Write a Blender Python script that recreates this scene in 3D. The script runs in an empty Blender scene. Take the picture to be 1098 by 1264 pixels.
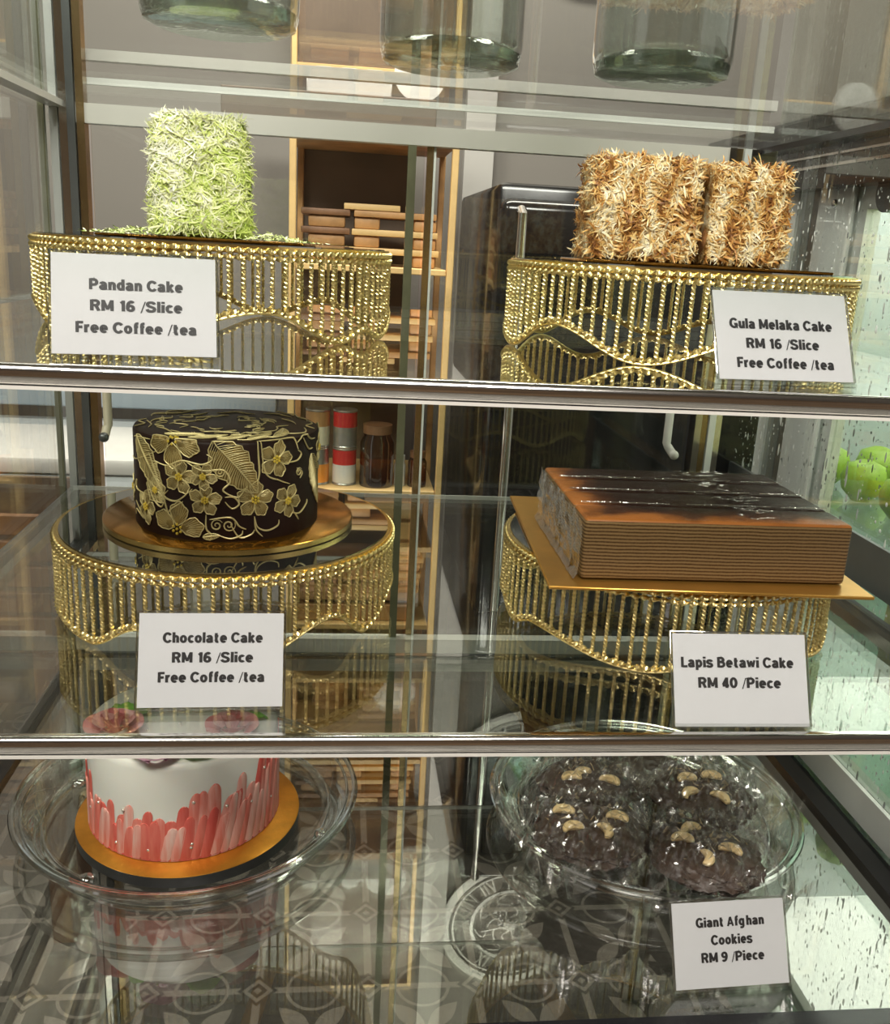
import bpy, bmesh, math, random
from math import sin, cos, pi, radians as R, sqrt, atan2
from mathutils import Vector, Matrix, noise

random.seed(7)
SC = bpy.context.scene
C = bpy.context.collection
H = 1.25                                   # eye height above the tiled floor
S1, S2, S3, ROOF = H - .084, H - .3396, H - .595, H + .148   # shelf tops, deck top, roof underside

# ------------------------------------------------------------------ camera
f = 1159.0
th, ro, ya = R(15.8), R(3.19), R(6.67)
fwd = Vector((sin(ya) * cos(th), cos(ya) * cos(th), -sin(th)))
rgt = Vector((cos(ya), -sin(ya), 0)); dwn = fwd.cross(rgt)
r2 = cos(ro) * rgt - sin(ro) * dwn; d2 = sin(ro) * rgt + cos(ro) * dwn
cd = bpy.data.cameras.new('camera'); cam = bpy.data.objects.new('camera', cd); C.objects.link(cam)
cd.sensor_fit = 'HORIZONTAL'; cd.sensor_width = 36; cd.lens = 36 * f / 1098; cd.clip_start = .02
m = Matrix((r2, -d2, -fwd)).transposed().to_4x4(); m.translation = (0, 0, H); cam.matrix_world = m
SC.camera = cam

# ------------------------------------------------------------------ light and view
SC.view_settings.view_transform = 'Standard'; SC.view_settings.look = 'None'
SC.view_settings.exposure = 0.66; SC.view_settings.gamma = 1; SC.view_settings.use_curve_mapping = False
cy_ = SC.cycles
cy_.transparent_max_bounces = 40; cy_.max_bounces = 10; cy_.glossy_bounces = 6; cy_.transmission_bounces = 8
cy_.caustics_reflective = False; cy_.caustics_refractive = False; cy_.sample_clamp_indirect = 5
cy_.use_denoising = True
W = bpy.data.worlds.new('world'); SC.world = W; W.use_nodes = True
W.node_tree.nodes['Background'].inputs[0].default_value = (1, .93, .85, 1)
W.node_tree.nodes['Background'].inputs[1].default_value = .36

def area(name, loc, target, sx, sy, power, col):
    l = bpy.data.lights.new(name, 'AREA'); l.shape = 'RECTANGLE'; l.size = sx; l.size_y = sy
    l.energy = power; l.color = col
    o = bpy.data.objects.new(name, l); C.objects.link(o); o.location = loc
    o.rotation_euler = (Vector(target) - Vector(loc)).to_track_quat('-Z', 'Y').to_euler()
    return o
area('ceiling_light_front', (-.15, -.55, H + 1.45), (.1, .85, H - .3), 1.5, .5, 62, (1, .94, .86))
area('ceiling_light_left', (-1.7, .3, H + 1.4), (0, .9, H - .3), .6, .6, 18, (1, .93, .84))
area('rear_fill_light', (.1, 1.75, H + 1.48), (.1, 1.95, H - .4), 1.6, .35, 34, (1, .92, .82))  # unseen fill added to brighten the rack and back wall
area('chiller_light', (.98, 1.2, H + .095), (.98, 1.2, 0), .5, .8, 3.2, (1, .97, .86))

# ------------------------------------------------------------------ materials
def nt(name):
    mt = bpy.data.materials.new(name); mt.use_nodes = True
    n = mt.node_tree; n.nodes.clear()
    out = n.nodes.new('ShaderNodeOutputMaterial')
    return mt, n, out

def L(n, a, b): n.links.new(a, b)

def coords(n, kind='Object'):
    return n.nodes.new('ShaderNodeTexCoord').outputs[kind]

def mth(n, op, a, b=None, c=None):
    x = n.nodes.new('ShaderNodeMath'); x.operation = op
    for i, v in enumerate((a, b, c)):
        if v is None: continue
        if isinstance(v, (int, float)): x.inputs[i].default_value = v
        else: L(n, v, x.inputs[i])
    return x.outputs[0]

def ramp(n, fac, stops):
    r = n.nodes.new('ShaderNodeValToRGB'); e = r.color_ramp.elements
    while len(e) < len(stops): e.new(.5)
    for i, (p, c) in enumerate(stops): e[i].position = p; e[i].color = (*c, 1)
    if fac is not None: L(n, fac, r.inputs[0])
    return r.outputs[0]

def noise_tex(n, scale, detail=4, vec=None, rough=.55):
    t = n.nodes.new('ShaderNodeTexNoise'); t.inputs['Scale'].default_value = scale
    t.inputs['Detail'].default_value = detail; t.inputs['Roughness'].default_value = rough
    L(n, vec if vec is not None else coords(n), t.inputs['Vector'])
    return t.outputs['Fac']

def mat(name, col, rough=.5, metal=0., var=.12, scale=30, bump=0., bscale=None, coat=0., spec=.5, sss=0.):
    mt, n, out = nt(name)
    p = n.nodes.new('ShaderNodeBsdfPrincipled'); L(n, p.outputs[0], out.inputs[0])
    fac = noise_tex(n, scale)
    c1 = tuple(max(0, c * (1 - var)) for c in col); c2 = tuple(min(1, c * (1 + var)) for c in col)
    L(n, ramp(n, fac, [(.3, c1), (.7, c2)]), p.inputs['Base Color'])
    p.inputs['Roughness'].default_value = rough; p.inputs['Metallic'].default_value = metal
    p.inputs['Coat Weight'].default_value = coat; p.inputs['Specular IOR Level'].default_value = spec
    if sss:
        p.inputs['Subsurface Weight'].default_value = sss; p.inputs['Subsurface Radius'].default_value = (.01, .006, .004)
    if bump:
        b = n.nodes.new('ShaderNodeBump'); b.inputs['Strength'].default_value = bump; b.inputs['Distance'].default_value = .002
        L(n, noise_tex(n, bscale or scale * 4), b.inputs['Height']); L(n, b.outputs[0], p.inputs['Normal'])
    return mt

def island_mat(name, stops, rough=.6, metal=0., nscale=25., mix=.35, spec=.4, sss=0., stretch=None, side=None):
    """colour varies from strand to strand (each loose island) and with a noise"""
    mt, n, out = nt(name)
    p = n.nodes.new('ShaderNodeBsdfPrincipled'); L(n, p.outputs[0], out.inputs[0])
    g = n.nodes.new('ShaderNodeNewGeometry')
    a = mth(n, 'MULTIPLY', g.outputs['Random Per Island'], 1 - mix)
    vec = coords(n)
    if stretch:
        mp = n.nodes.new('ShaderNodeMapping'); mp.inputs['Scale'].default_value = stretch; L(n, vec, mp.inputs[0]); vec = mp.outputs[0]
    b = mth(n, 'MULTIPLY', noise_tex(n, nscale, 2, vec), mix)
    if side:                     # highlights put into the colour, paler up and left; cut side greener
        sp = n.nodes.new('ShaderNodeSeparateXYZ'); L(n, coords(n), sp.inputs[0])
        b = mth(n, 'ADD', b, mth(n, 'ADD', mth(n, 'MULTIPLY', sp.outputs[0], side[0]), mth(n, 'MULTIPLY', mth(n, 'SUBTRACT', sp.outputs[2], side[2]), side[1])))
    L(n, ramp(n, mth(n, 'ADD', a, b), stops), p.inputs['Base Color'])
    p.inputs['Roughness'].default_value = rough; p.inputs['Metallic'].default_value = metal
    p.inputs['Specular IOR Level'].default_value = spec
    if sss:
        p.inputs['Subsurface Weight'].default_value = sss; p.inputs['Subsurface Radius'].default_value = (.004, .004, .003)
    return mt

def thin(name, tint, k=1., add=0., rough=0., bump=0., bscale=60., ior=1.5, gcol=(1, 1, 1)):
    """a clear sheet: lets light straight through, mirrors by Fresnel"""
    mt, n, out = nt(name)
    g = n.nodes.new('ShaderNodeNewGeometry')
    i = mth(n, 'ADD', mth(n, 'MULTIPLY', g.outputs['Backfacing'], 1 / ior - ior), ior)
    fr = n.nodes.new('ShaderNodeFresnel'); L(n, i, fr.inputs['IOR'])
    fac = mth(n, 'MINIMUM', mth(n, 'ADD', mth(n, 'MULTIPLY', fr.outputs[0], k), add), 1.)
    t = n.nodes.new('ShaderNodeBsdfTransparent'); t.inputs[0].default_value = (*tint, 1)
    s = n.nodes.new('ShaderNodeBsdfGlossy'); s.inputs['Color'].default_value = (*gcol, 1); s.inputs['Roughness'].default_value = rough
    if bump:
        b = n.nodes.new('ShaderNodeBump'); b.inputs['Strength'].default_value = bump; b.inputs['Distance'].default_value = .004
        L(n, noise_tex(n, bscale, 3), b.inputs['Height']); L(n, b.outputs[0], s.inputs['Normal']); L(n, b.outputs[0], fr.inputs['Normal'])
    mx = n.nodes.new('ShaderNodeMixShader'); L(n, fac, mx.inputs[0]); L(n, t.outputs[0], mx.inputs[1]); L(n, s.outputs[0], mx.inputs[2])
    L(n, mx.outputs[0], out.inputs[0])
    return mt

def emit(name, col, s):
    mt, n, out = nt(name)
    e = n.nodes.new('ShaderNodeEmission'); e.inputs[1].default_value = s
    L(n, ramp(n, noise_tex(n, 3, 1), [(.2, tuple(c * .93 for c in col)), (.8, col)]), e.inputs[0])
    L(n, e.outputs[0], out.inputs[0]); return mt

M = {}
M['gold'] = mat('gold', (.87, .70, .31), .34, 1, .15, 200, .1, 900)
M['gold_edge'] = mat('gold_edge', (.85, .62, .22), .25, 1)
M['gold_board'] = mat('gold_board', (.62, .33, .07), .3, .85, .1, 25, .05, 300)
M['gold_board_round'] = mat('gold_board_round', (.50, .24, .04), .16, .95, .2, 30, .04, 120)
M['orange_foil'] = mat('orange_foil', (.85, .36, .05), .28, .8, .2, 30, .15, 160)
M['chrome'] = mat('chrome', (.78, .76, .73), .12, 1, .05, 20)
M['bronze'] = mat('bronze', (.42, .31, .16), .25, 1, .1, 12)
M['pale_metal'] = mat('pale_metal', (.66, .64, .59), .35, .1, .05, 4)
M['white_edge'] = mat('white_edge', (.85, .86, .82), .25, 0, .03, 10)
M['dark_edge'] = mat('dark_edge', (.22, .22, .14), .12, .3, .2, 20)
M['black'] = mat('black', (.012, .012, .013), .15, 0, .2, 10)
M['black_soft'] = mat('black_soft', (.02, .02, .02), .5, 0, .3, 20)
M['glass'] = thin('glass', (.93, .96, .94), 1., .0)
M['shelf_glass'] = thin('shelf_glass', (.885, .9, .875), 1.3, .03)
M['deck_glass'] = thin('deck_glass', (.69, .685, .65), 2.7, .13)
M['roof_glass'] = thin('roof_glass', (.9, .93, .91), .35, .0)
M['jar_glass'] = thin('jar_glass', (.9, .92, .9), 2.4, .03, .02, .15, 25)
M['jar_base'] = thin('jar_base', (.64, .70, .63), 2., .12, .05, .3, 40)
M['acrylic'] = thin('acrylic', (.95, .96, .95), 1.5, .03)
M['acrylic_rim'] = thin('acrylic_rim', (.8, .82, .8), 2.2, .22, .06)
M['film'] = thin('film', (.965, .965, .955), 1.6, .032, .15, .3, 90)
M['mirror_dark'] = None
def mirror_dark():
    mt, n, out = nt('mirror_dark')
    d = n.nodes.new('ShaderNodeBsdfPrincipled'); d.inputs['Roughness'].default_value = .04
    L(n, ramp(n, noise_tex(n, 8), [(.3, (.02, .022, .02)), (.7, (.03, .032, .03))]), d.inputs['Base Color'])
    s = n.nodes.new('ShaderNodeBsdfGlossy'); s.inputs['Roughness'].default_value = .01; s.inputs['Color'].default_value = (.85, .87, .84, 1)
    lw = n.nodes.new('ShaderNodeFresnel'); lw.inputs[0].default_value = 1.6
    mx = n.nodes.new('ShaderNodeMixShader'); L(n, mth(n, 'MINIMUM', mth(n, 'ADD', lw.outputs[0], .25), 1.), mx.inputs[0])
    L(n, d.outputs[0], mx.inputs[1]); L(n, s.outputs[0], mx.inputs[2]); L(n, mx.outputs[0], out.inputs[0]); return mt
M['mirror_dark'] = mirror_dark()
M['paper'] = mat('paper', (.76, .75, .79), .45, 0, .02, 12)
M['ink'] = mat('ink', (.012, .012, .014), .5, 0, .1, 30)
M['light_wood'] = mat('light_wood', (.78, .52, .22), .5, 0, .15, 12)
M['mid_wood'] = mat('mid_wood', (.55, .29, .11), .5, 0, .3, 18)
M['dark_wood'] = mat('dark_wood', (.23, .11, .05), .5, 0, .35, 18)
M['brown_panel'] = mat('brown_panel', (.13, .085, .055), .45, 0, .2, 6)
M['wall_paint'] = mat('wall_paint', (.185, .168, .152), .7, 0, .05, 1.2)
M['wall_pale'] = mat('wall_pale', (.42, .40, .38), .6, 0, .05, 2)
M['wall_dark'] = mat('wall_dark', (.10, .075, .055), .6, 0, .2, 2)
M['wall_brown'] = mat('wall_brown', (.26, .17, .10), .5, 0, .4, 1.5)
M['ceiling_paint'] = mat('ceiling_paint', (.18, .16, .14), .8, 0, .05, 2)
M['white_enamel'] = mat('white_enamel', (.62, .66, .68), .3, 0, .05, 3)
M['grey_blue'] = mat('grey_blue', (.36, .42, .47), .35, 0, .08, 3)
M['cream'] = mat('cream', (.75, .68, .5), .35, 0, .05, 20)
M['steel'] = mat('steel', (.68, .70, .68), .35, .25, .12, 6, .05, 80)
M['dark_steel'] = mat('dark_steel', (.16, .17, .17), .3, .6, .15, 8)
M['mint'] = mat('mint', (.62, .86, .78), .4, 0, .08, 5)
M['yellow_cream'] = mat('yellow_cream', (.85, .74, .42), .4, 0, .12, 8)
M['green'] = mat('green', (.36, .55, .06), .35, 0, .3, 20)
M['orange'] = mat('orange', (.8, .3, .05), .4, 0, .2, 15)
M['red'] = mat('red', (.62, .03, .03), .35, 0, .1, 20)
M['white'] = mat('white', (.75, .73, .7), .4, 0, .05, 20)
M['tin'] = mat('tin', (.5, .48, .44), .3, .8, .1, 20)
M['crumb_green'] = island_mat('crumb_green', [(.1, (.50, .66, .12)), (.45, (.74, .84, .34)), (.8, (.93, .93, .66))], sss=.15)
M['pandan_base'] = mat('pandan_base', (.45, .58, .12), .8, 0, .3, 60, .5, 200)
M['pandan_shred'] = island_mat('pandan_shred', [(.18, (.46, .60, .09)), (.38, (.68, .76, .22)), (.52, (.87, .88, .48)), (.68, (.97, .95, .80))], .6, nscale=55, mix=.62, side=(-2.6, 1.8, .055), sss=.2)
M['gula_base'] = mat('gula_base', (.30, .13, .04), .8, 0, .45, 60, .6, 200)
M['gula_shred'] = island_mat('gula_shred', [(.3, (.20, .07, .015)), (.42, (.50, .22, .045)), (.5, (.78, .50, .17)), (.6, (.92, .78, .48)), (.75, (.97, .90, .74))], .5, nscale=85, mix=.8, stretch=(1, 1, .45), sss=.15)
M['chocolate'] = mat('chocolate', (.017, .007, .005), .45, 0, .3, 20, .1, 80, 0, .2)
M['piping'] = mat('piping', (.68, .56, .26), .38, .25, .25, 60)
M['petal_gold'] = mat('petal_gold', (.26, .18, .055), .42, .3, .5, 90)
M['yellow_bead'] = mat('yellow_bead', (.80, .58, .08), .35, .2, .15, 60)
M['icing'] = mat('icing', (.83, .82, .76), .35, 0, .04, 10, sss=.2)
M['coral'] = None
M['rose_icing'] = island_mat('rose_icing', [(.1, (.62, .16, .17)), (.5, (.78, .34, .34)), (.9, (.88, .62, .58))], .4, sss=.2)
M['red_icing'] = mat('red_icing', (.62, .10, .08), .35, 0, .3, 90)
M['purple_icing'] = island_mat('purple_icing', [(.1, (.55, .22, .36)), (.6, (.75, .50, .60)), (.9, (.9, .8, .82))], .4, sss=.2)
M['leaf_icing'] = mat('leaf_icing', (.2, .46, .06), .4, 0, .3, 60)
M['pearl'] = mat('pearl', (.8, .74, .66), .15, .5, .05, 60)
M['cookie'] = mat('cookie', (.045, .027, .019), .5, 0, .4, 60, .6, 120)
M['cashew'] = mat('cashew', (.9, .67, .34), .45, 0, .12, 60)
M['screw'] = mat('screw', (.6, .6, .58), .25, 1, .05, 60)

def coral():
    mt, n, out = nt('coral')
    p = n.nodes.new('ShaderNodeBsdfPrincipled'); L(n, p.outputs[0], out.inputs[0])
    g = n.nodes.new('ShaderNodeNewGeometry')
    mp = n.nodes.new('ShaderNodeMapping'); mp.inputs['Scale'].default_value = (1, 1, .12); L(n, coords(n), mp.inputs[0])
    fac = mth(n, 'ADD', mth(n, 'MULTIPLY', g.outputs['Random Per Island'], .4), mth(n, 'MULTIPLY', noise_tex(n, 160, 3, mp.outputs[0]), .6))
    L(n, ramp(n, fac, [(.25, (.70, .09, .07)), (.5, (.83, .22, .17)), (.68, (.90, .47, .40)), (.85, (.92, .76, .70))]), p.inputs['Base Color'])
    p.inputs['Roughness'].default_value = .38
    return mt
M['coral'] = coral()

def lapis_side():
    mt, n, out = nt('lapis_layers')
    p = n.nodes.new('ShaderNodeBsdfPrincipled'); L(n, p.outputs[0], out.inputs[0])
    sp = n.nodes.new('ShaderNodeSeparateXYZ'); L(n, coords(n), sp.inputs[0])
    nz = noise_tex(n, 40, 2)
    z = mth(n, 'ADD', sp.outputs[2], mth(n, 'MULTIPLY', nz, .0016))
    s = mth(n, 'FRACT', mth(n, 'MULTIPLY', z, 340))
    tri = mth(n, 'ABSOLUTE', mth(n, 'SUBTRACT', s, .5))
    fac = mth(n, 'ADD', mth(n, 'MULTIPLY', tri, 1.5), mth(n, 'MULTIPLY', noise_tex(n, 700, 2), .3))
    body = ramp(n, fac, [(.2, (.055, .026, .010)), (.45, (.17, .095, .036)), (.8, (.27, .175, .075))])
    top = mth(n, 'GREATER_THAN', sp.outputs[2], .0505)
    ed = mth(n, 'MAXIMUM', mth(n, 'SUBTRACT', mth(n, 'MULTIPLY', sp.outputs[0], -1), .082), mth(n, 'SUBTRACT', mth(n, 'MULTIPLY', sp.outputs[1], -1), .064))
    tf = mth(n, 'ADD', mth(n, 'MULTIPLY', noise_tex(n, 22, 4), .75), mth(n, 'MULTIPLY', ed, 11.))
    tc = ramp(n, tf, [(.3, (.022, .007, .004)), (.48, (.07, .022, .008)), (.66, (.40, .14, .03))])
    mx = n.nodes.new('ShaderNodeMix'); mx.data_type = 'RGBA'
    L(n, top, mx.inputs[0]); L(n, body, mx.inputs[6]); L(n, tc, mx.inputs[7]); L(n, mx.outputs[2], p.inputs['Base Color'])
    p.inputs['Roughness'].default_value = .5; p.inputs['Coat Weight'].default_value = .15; p.inputs['Coat Roughness'].default_value = .15; p.inputs['Specular IOR Level'].default_value = .25
    return mt
M['lapis'] = lapis_side()

def tiles():
    mt, n, out = nt('patterned_tiles')
    p = n.nodes.new('ShaderNodeBsdfPrincipled'); L(n, p.outputs[0], out.inputs[0])
    sp = n.nodes.new('ShaderNodeSeparateXYZ'); L(n, coords(n), sp.inputs[0])
    P = .19
    u = mth(n, 'ABSOLUTE', mth(n, 'SUBTRACT', mth(n, 'FRACT', mth(n, 'DIVIDE', mth(n, 'ADD', sp.outputs[0], 10.0), P)), .5))
    v = mth(n, 'ABSOLUTE', mth(n, 'SUBTRACT', mth(n, 'FRACT', mth(n, 'DIVIDE', mth(n, 'ADD', sp.outputs[1], 10.05), P)), .5))
    c = mth(n, 'SUBTRACT', 1.0, mth(n, 'ADD', u, v))
    band = lambda x, a, b: mth(n, 'MULTIPLY', mth(n, 'GREATER_THAN', x, a), mth(n, 'LESS_THAN', x, b))
    dia = mth(n, 'ADD', band(c, .09, .14), mth(n, 'LESS_THAN', c, .04))
    line = mth(n, 'MULTIPLY', mth(n, 'GREATER_THAN', mth(n, 'MAXIMUM', u, v), .465), mth(n, 'GREATER_THAN', c, .18))
    a = mth(n, 'MULTIPLY', mth(n, 'ADD', u, v), .7071); b = mth(n, 'ABSOLUTE', mth(n, 'MULTIPLY', mth(n, 'SUBTRACT', u, v), .7071))
    pet = mth(n, 'LESS_THAN', b, mth(n, 'MULTIPLY', .085, mth(n, 'SINE', mth(n, 'MULTIPLY', mth(n, 'MINIMUM', a, .42), pi / .42))))
    rad = mth(n, 'SQRT', mth(n, 'ADD', mth(n, 'POWER', u, 2), mth(n, 'POWER', mth(n, 'SUBTRACT', v, .5), 2)))
    arc = band(rad, .22, .25)
    fac = mth(n, 'MINIMUM', mth(n, 'ADD', mth(n, 'ADD', dia, line), mth(n, 'ADD', pet, arc)), 1.)
    fac = mth(n, 'MULTIPLY', fac, mth(n, 'ADD', .8, mth(n, 'MULTIPLY', noise_tex(n, 30, 3), .3)))
    L(n, ramp(n, fac, [(0, (.14, .14, .13)), (1, (.5, .485, .44))]), p.inputs['Base Color'])
    p.inputs['Roughness'].default_value = .35
    return mt
M['tiles'] = tiles()

# ------------------------------------------------------------------ mesh helpers
class MB:
    def __init__(s): s.v = []; s.f = []; s.mi = []
    def add(s, vs, fs, mi=0):
        o = len(s.v); s.v += [tuple(x) for x in vs]; s.f += [tuple(i + o for i in q) for q in fs]; s.mi += [mi] * len(fs)
    def box(s, x0, x1, y0, y1, z0, z1, mi=0):
        s.add([(x0, y0, z0), (x1, y0, z0), (x1, y1, z0), (x0, y1, z0), (x0, y0, z1), (x1, y0, z1), (x1, y1, z1), (x0, y1, z1)],
              [(3, 2, 1, 0), (4, 5, 6, 7), (0, 1, 5, 4), (1, 2, 6, 5), (2, 3, 7, 6), (3, 0, 4, 7)], mi)
    def bevel_box(s, x0, x1, y0, y1, z0, z1, b=.003, seg=2, mi=0):
        bm = bmesh.new(); bmesh.ops.create_cube(bm, size=1)
        for v in bm.verts:
            v.co = Vector(((x0 + x1) / 2 + v.co.x * (x1 - x0), (y0 + y1) / 2 + v.co.y * (y1 - y0), (z0 + z1) / 2 + v.co.z * (z1 - z0)))
        bmesh.ops.bevel(bm, geom=bm.edges[:], offset=b, segments=seg, affect='EDGES', profile=.5)
        s.take(bm, mi)
    def take(s, bm, mi=0):
        bm.verts.index_update(); s.add([v.co[:] for v in bm.verts], [[v.index for v in q.verts] for q in bm.faces], mi); bm.free()
    def lathe(s, prof, seg=64, cx=0, cy=0, mi=0, closed=False):
        vs = []; n = len(prof)
        for i in range(seg):
            a = 2 * pi * i / seg
            for r, z in prof: vs.append((cx + r * cos(a), cy + r * sin(a), z))
        fs = []
        for i in range(seg):
            j = (i + 1) % seg
            for k in range(n if closed else n - 1):
                l = (k + 1) % n
                fs.append((i * n + k, j * n + k, j * n + l, i * n + l))
        s.add(vs, fs, mi)
    def disc(s, r, z0, z1, seg=64, cx=0, cy=0, mi=0):
        s.lathe([(.0001, z1), (r, z1), (r, z0), (.0001, z0)][::-1], seg, cx, cy, mi)
    def tube(s, pts, rad, sides=6, closed=False, mi=0, cap=True, ell=1., twist=0.):
        """tube along pts; rad a number or list; an elliptic, twisted section makes a rope"""
        P = [Vector(p) for p in pts]; n = len(P)
        if n < 2: return
        vs = []; up = None
        for i in range(n):
            t = (P[(i + 1) % n] - P[i - 1]) if closed else (P[min(i + 1, n - 1)] - P[max(i - 1, 0)])
            if t.length < 1e-9: t = Vector((0, 0, 1))
            t.normalize()
            if up is None: up = Vector((0, 0, 1)) if abs(t.z) < .9 else Vector((1, 0, 0))
            a = t.cross(up)
            if a.length < 1e-6: a = t.orthogonal()
            a.normalize(); b = a.cross(t); up = b
            r = rad[i] if isinstance(rad, (list, tuple)) else rad
            w = twist * i
            for k in range(sides):
                q = 2 * pi * k / sides
                x, y = r * cos(q), r * ell * sin(q)
                x, y = x * cos(w) - y * sin(w), x * sin(w) + y * cos(w)
                vs.append(P[i] + a * x + b * y)
        fs = []
        for i in range(n if closed else n - 1):
            j = (i + 1) % n
            for k in range(sides):
                l = (k + 1) % sides
                fs.append((i * sides + k, i * sides + l, j * sides + l, j * sides + k))
        if cap and not closed:
            fs.append(tuple(range(sides))[::-1]); fs.append(tuple((n - 1) * sides + k for k in range(sides)))
        s.add(vs, fs, mi)
    def ball(s, c, r, u=10, v=6, sc=(1, 1, 1), mi=0):
        vs = [(c[0], c[1], c[2] - r * sc[2])]
        for j in range(1, v):
            t = -pi / 2 + pi * j / v
            for i in range(u):
                a = 2 * pi * i / u
                vs.append((c[0] + r * sc[0] * cos(t) * cos(a), c[1] + r * sc[1] * cos(t) * sin(a), c[2] + r * sc[2] * sin(t)))
        vs.append((c[0], c[1], c[2] + r * sc[2])); top = len(vs) - 1
        fs = [(0, 1 + (i + 1) % u, 1 + i) for i in range(u)]
        for j in range(v - 2):
            for i in range(u):
                a = 1 + j * u + i; b = 1 + j * u + (i + 1) % u
                fs.append((a, b, b + u, a + u))
        o = 1 + (v - 2) * u
        fs += [(o + i, o + (i + 1) % u, top) for i in range(u)]
        s.add(vs, fs, mi)
    def xf(s, mtx, start=0):
        s.v = s.v[:start] + [tuple(mtx @ Vector(p)) for p in s.v[start:]]
    def build(s, name, mats, parent=None, smooth=True, angle=40, loc=None):
        me = bpy.data.meshes.new(name); me.from_pydata(s.v, [], s.f); me.update()
        for x in (mats if isinstance(mats, (list, tuple)) else [mats]): me.materials.append(M[x] if isinstance(x, str) else x)
        for p, i in zip(me.polygons, s.mi): p.material_index = i
        if smooth:
            me.polygons.foreach_set('use_smooth', [True] * len(me.polygons))
            try: me.set_sharp_from_angle(angle=R(angle))
            except Exception: pass
        o = bpy.data.objects.new(name, me); C.objects.link(o)
        if parent is not None: o.parent = parent
        if loc is not None: o.location = loc
        return o

def tag(o, label=None, cat=None, group=None, kind=None):
    if label: o['label'] = label
    if cat: o['category'] = cat
    if group: o['group'] = group
    if kind: o['kind'] = kind
    return o

def thing(name, label, cat, loc=(0, 0, 0), rz=0, group=None):
    o = bpy.data.objects.new(name, None); C.objects.link(o); o.location = loc; o.rotation_euler = (0, 0, rz); o.empty_display_size = .02
    return tag(o, label, cat, group)

def dup(root, loc, rz=0, label=None, kids=None):
    r = root.copy(); C.objects.link(r); r.location = loc; r.rotation_euler = (0, 0, rz)
    if label: r['label'] = label
    for ch in list(kids if kids is not None else root.children):
        c = ch.copy(); C.objects.link(c); c.parent = r
        for g in list(ch.children):
            d = g.copy(); C.objects.link(d); d.parent = c
    return r

def slab(name, x0, x1, y0, y1, z0, z1, m_, kind='structure'):
    b = MB(); b.box(x0, x1, y0, y1, z0, z1); o = b.build(name, m_, smooth=False); o['kind'] = kind; return o

# ------------------------------------------------------------------ room
slab('floor', -3.2, 3.2, -2.4, 2.5, -.05, 0, 'tiles')
slab('wall_back', -3.2, 3.2, 2.4, 2.5, 0, 2.85, 'wall_paint')
slab('wall_front', -3.2, 3.2, -2.5, -2.4, 0, 2.85, 'wall_brown')
slab('added_wall_left', -2.3, -2.2, -.3, 2.4, 0, 2.8, 'wall_dark')  # unseen partial wall added to keep world haze out of the glass reflections
slab('ceiling', -3.2, 3.2, -2.4, 2.4, 2.8, 2.85, 'ceiling_paint')
slab('trim_1', .275, .345, 2.36, 2.4, 0, 2.8, 'wall_pale')

# ------------------------------------------------------------------ display case
XL, XR, YF, YB = -.372, .578, .6, 1.31
case = thing('display_case', 'tall glass display case with chrome shelf rails holding all the cakes', 'display case', (0, 0, 0))
def cpart(name, m_, boxes, smooth=False, parent=case):
    b = MB()
    for q in boxes: b.box(*q)
    return b.build(name, m_, parent, smooth)
def shelf(z, name):
    b = MB(); b.box(XL + .012, XR - .036, YF + .005, YB - .03, z - .006, z, 0)
    s = b.build(name, 'shelf_glass', case, False)
    e = MB(); e.box(XL + .012, XR - .036, YB - .0305, YB - .028, z - .006, z - .0005); e.build('rear_edge', 'white_edge', s, False)
    prof = []
    r = MB(); pts = []
    for k in range(13):
        a = pi / 2 + pi * k / 12
        pts.append((YF + .0020 + .0050 * cos(a) , z - .0055 + .0068 * sin(a)))
    pts += [(YF + .0055, z - .0123), (YF + .0055, z + .0013)]
    vs = []; n = len(pts)
    for x in (XL, XR):
        vs += [(x, y, zz) for y, zz in pts]
    fs = [(k, (k + 1) % n, n + (k + 1) % n, n + k) for k in range(n)] + [tuple(range(n))[::-1], tuple(range(n, 2 * n))]
    r.add(vs, fs); r.build('front_rail', 'chrome', s, True, 60)
    t = MB(); t.box(XL, XR, YF - .001, YF + .0055, z - .0148, z - .0126); t.build('rail_lip', 'pale_metal', s, False)
    for x0 in (XL + .004, XL + .026, XR - .046, XR - .03):
        q = MB(); q.box(x0, x0 + .010, YF + .01, YB - .01, z - .018, z - .0062); q.build('side_bearer', 'dark_steel' if x0 in (XL + .004, XR - .03) else 'chrome', s, False)
    return s
shelf(S1, 'glass_shelf'); shelf(S2, 'glass_shelf')
dk = cpart('glass_deck', 'deck_glass', [(XL, XR, YF, YB, S3 - .008, S3)])
cpart('deck_frame', 'black', [(XR - .033, XR + .006, YF, YB, S3 - .02, S3 + .006), (XL - .006, XR + .006, YF - .016, YF, S3 - .025, S3 + .001), (XL - .006, XL + .012, YF, YB, S3 - .02, S3 + .006)])
cpart('rear_bottom_rail', 'white_edge', [(XL, XR, YB - .014, YB + .006, S3 + .001, S3 + .026)])
cpart('rear_bottom_track', 'dark_steel', [(XL, XR, YB - .02, YB - .014, S3 + .0005, S3 + .004)])
cpart('glass_roof', 'roof_glass', [(XL, XR, YF - .1, YB + .02, ROOF, ROOF + .006)])
cpart('rear_top_rail', 'pale_metal', [(XL, XR, YB - .006, YB + .014, ROOF - .024, ROOF - .0005)])
cpart('roof_strip', 'white_edge', [(XL, XR, YB + .015, YB + .022, ROOF + .024, ROOF + .032)])
cpart('upper_ledge', 'pale_metal', [(XL, XR, YB + .015, YB + .03, H + .200, H + .213)])
cpart('roof_side_rail', 'black', [(XR - .03, XR - .002, YF - .1, YB, ROOF - .008, ROOF - .0005)])
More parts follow.
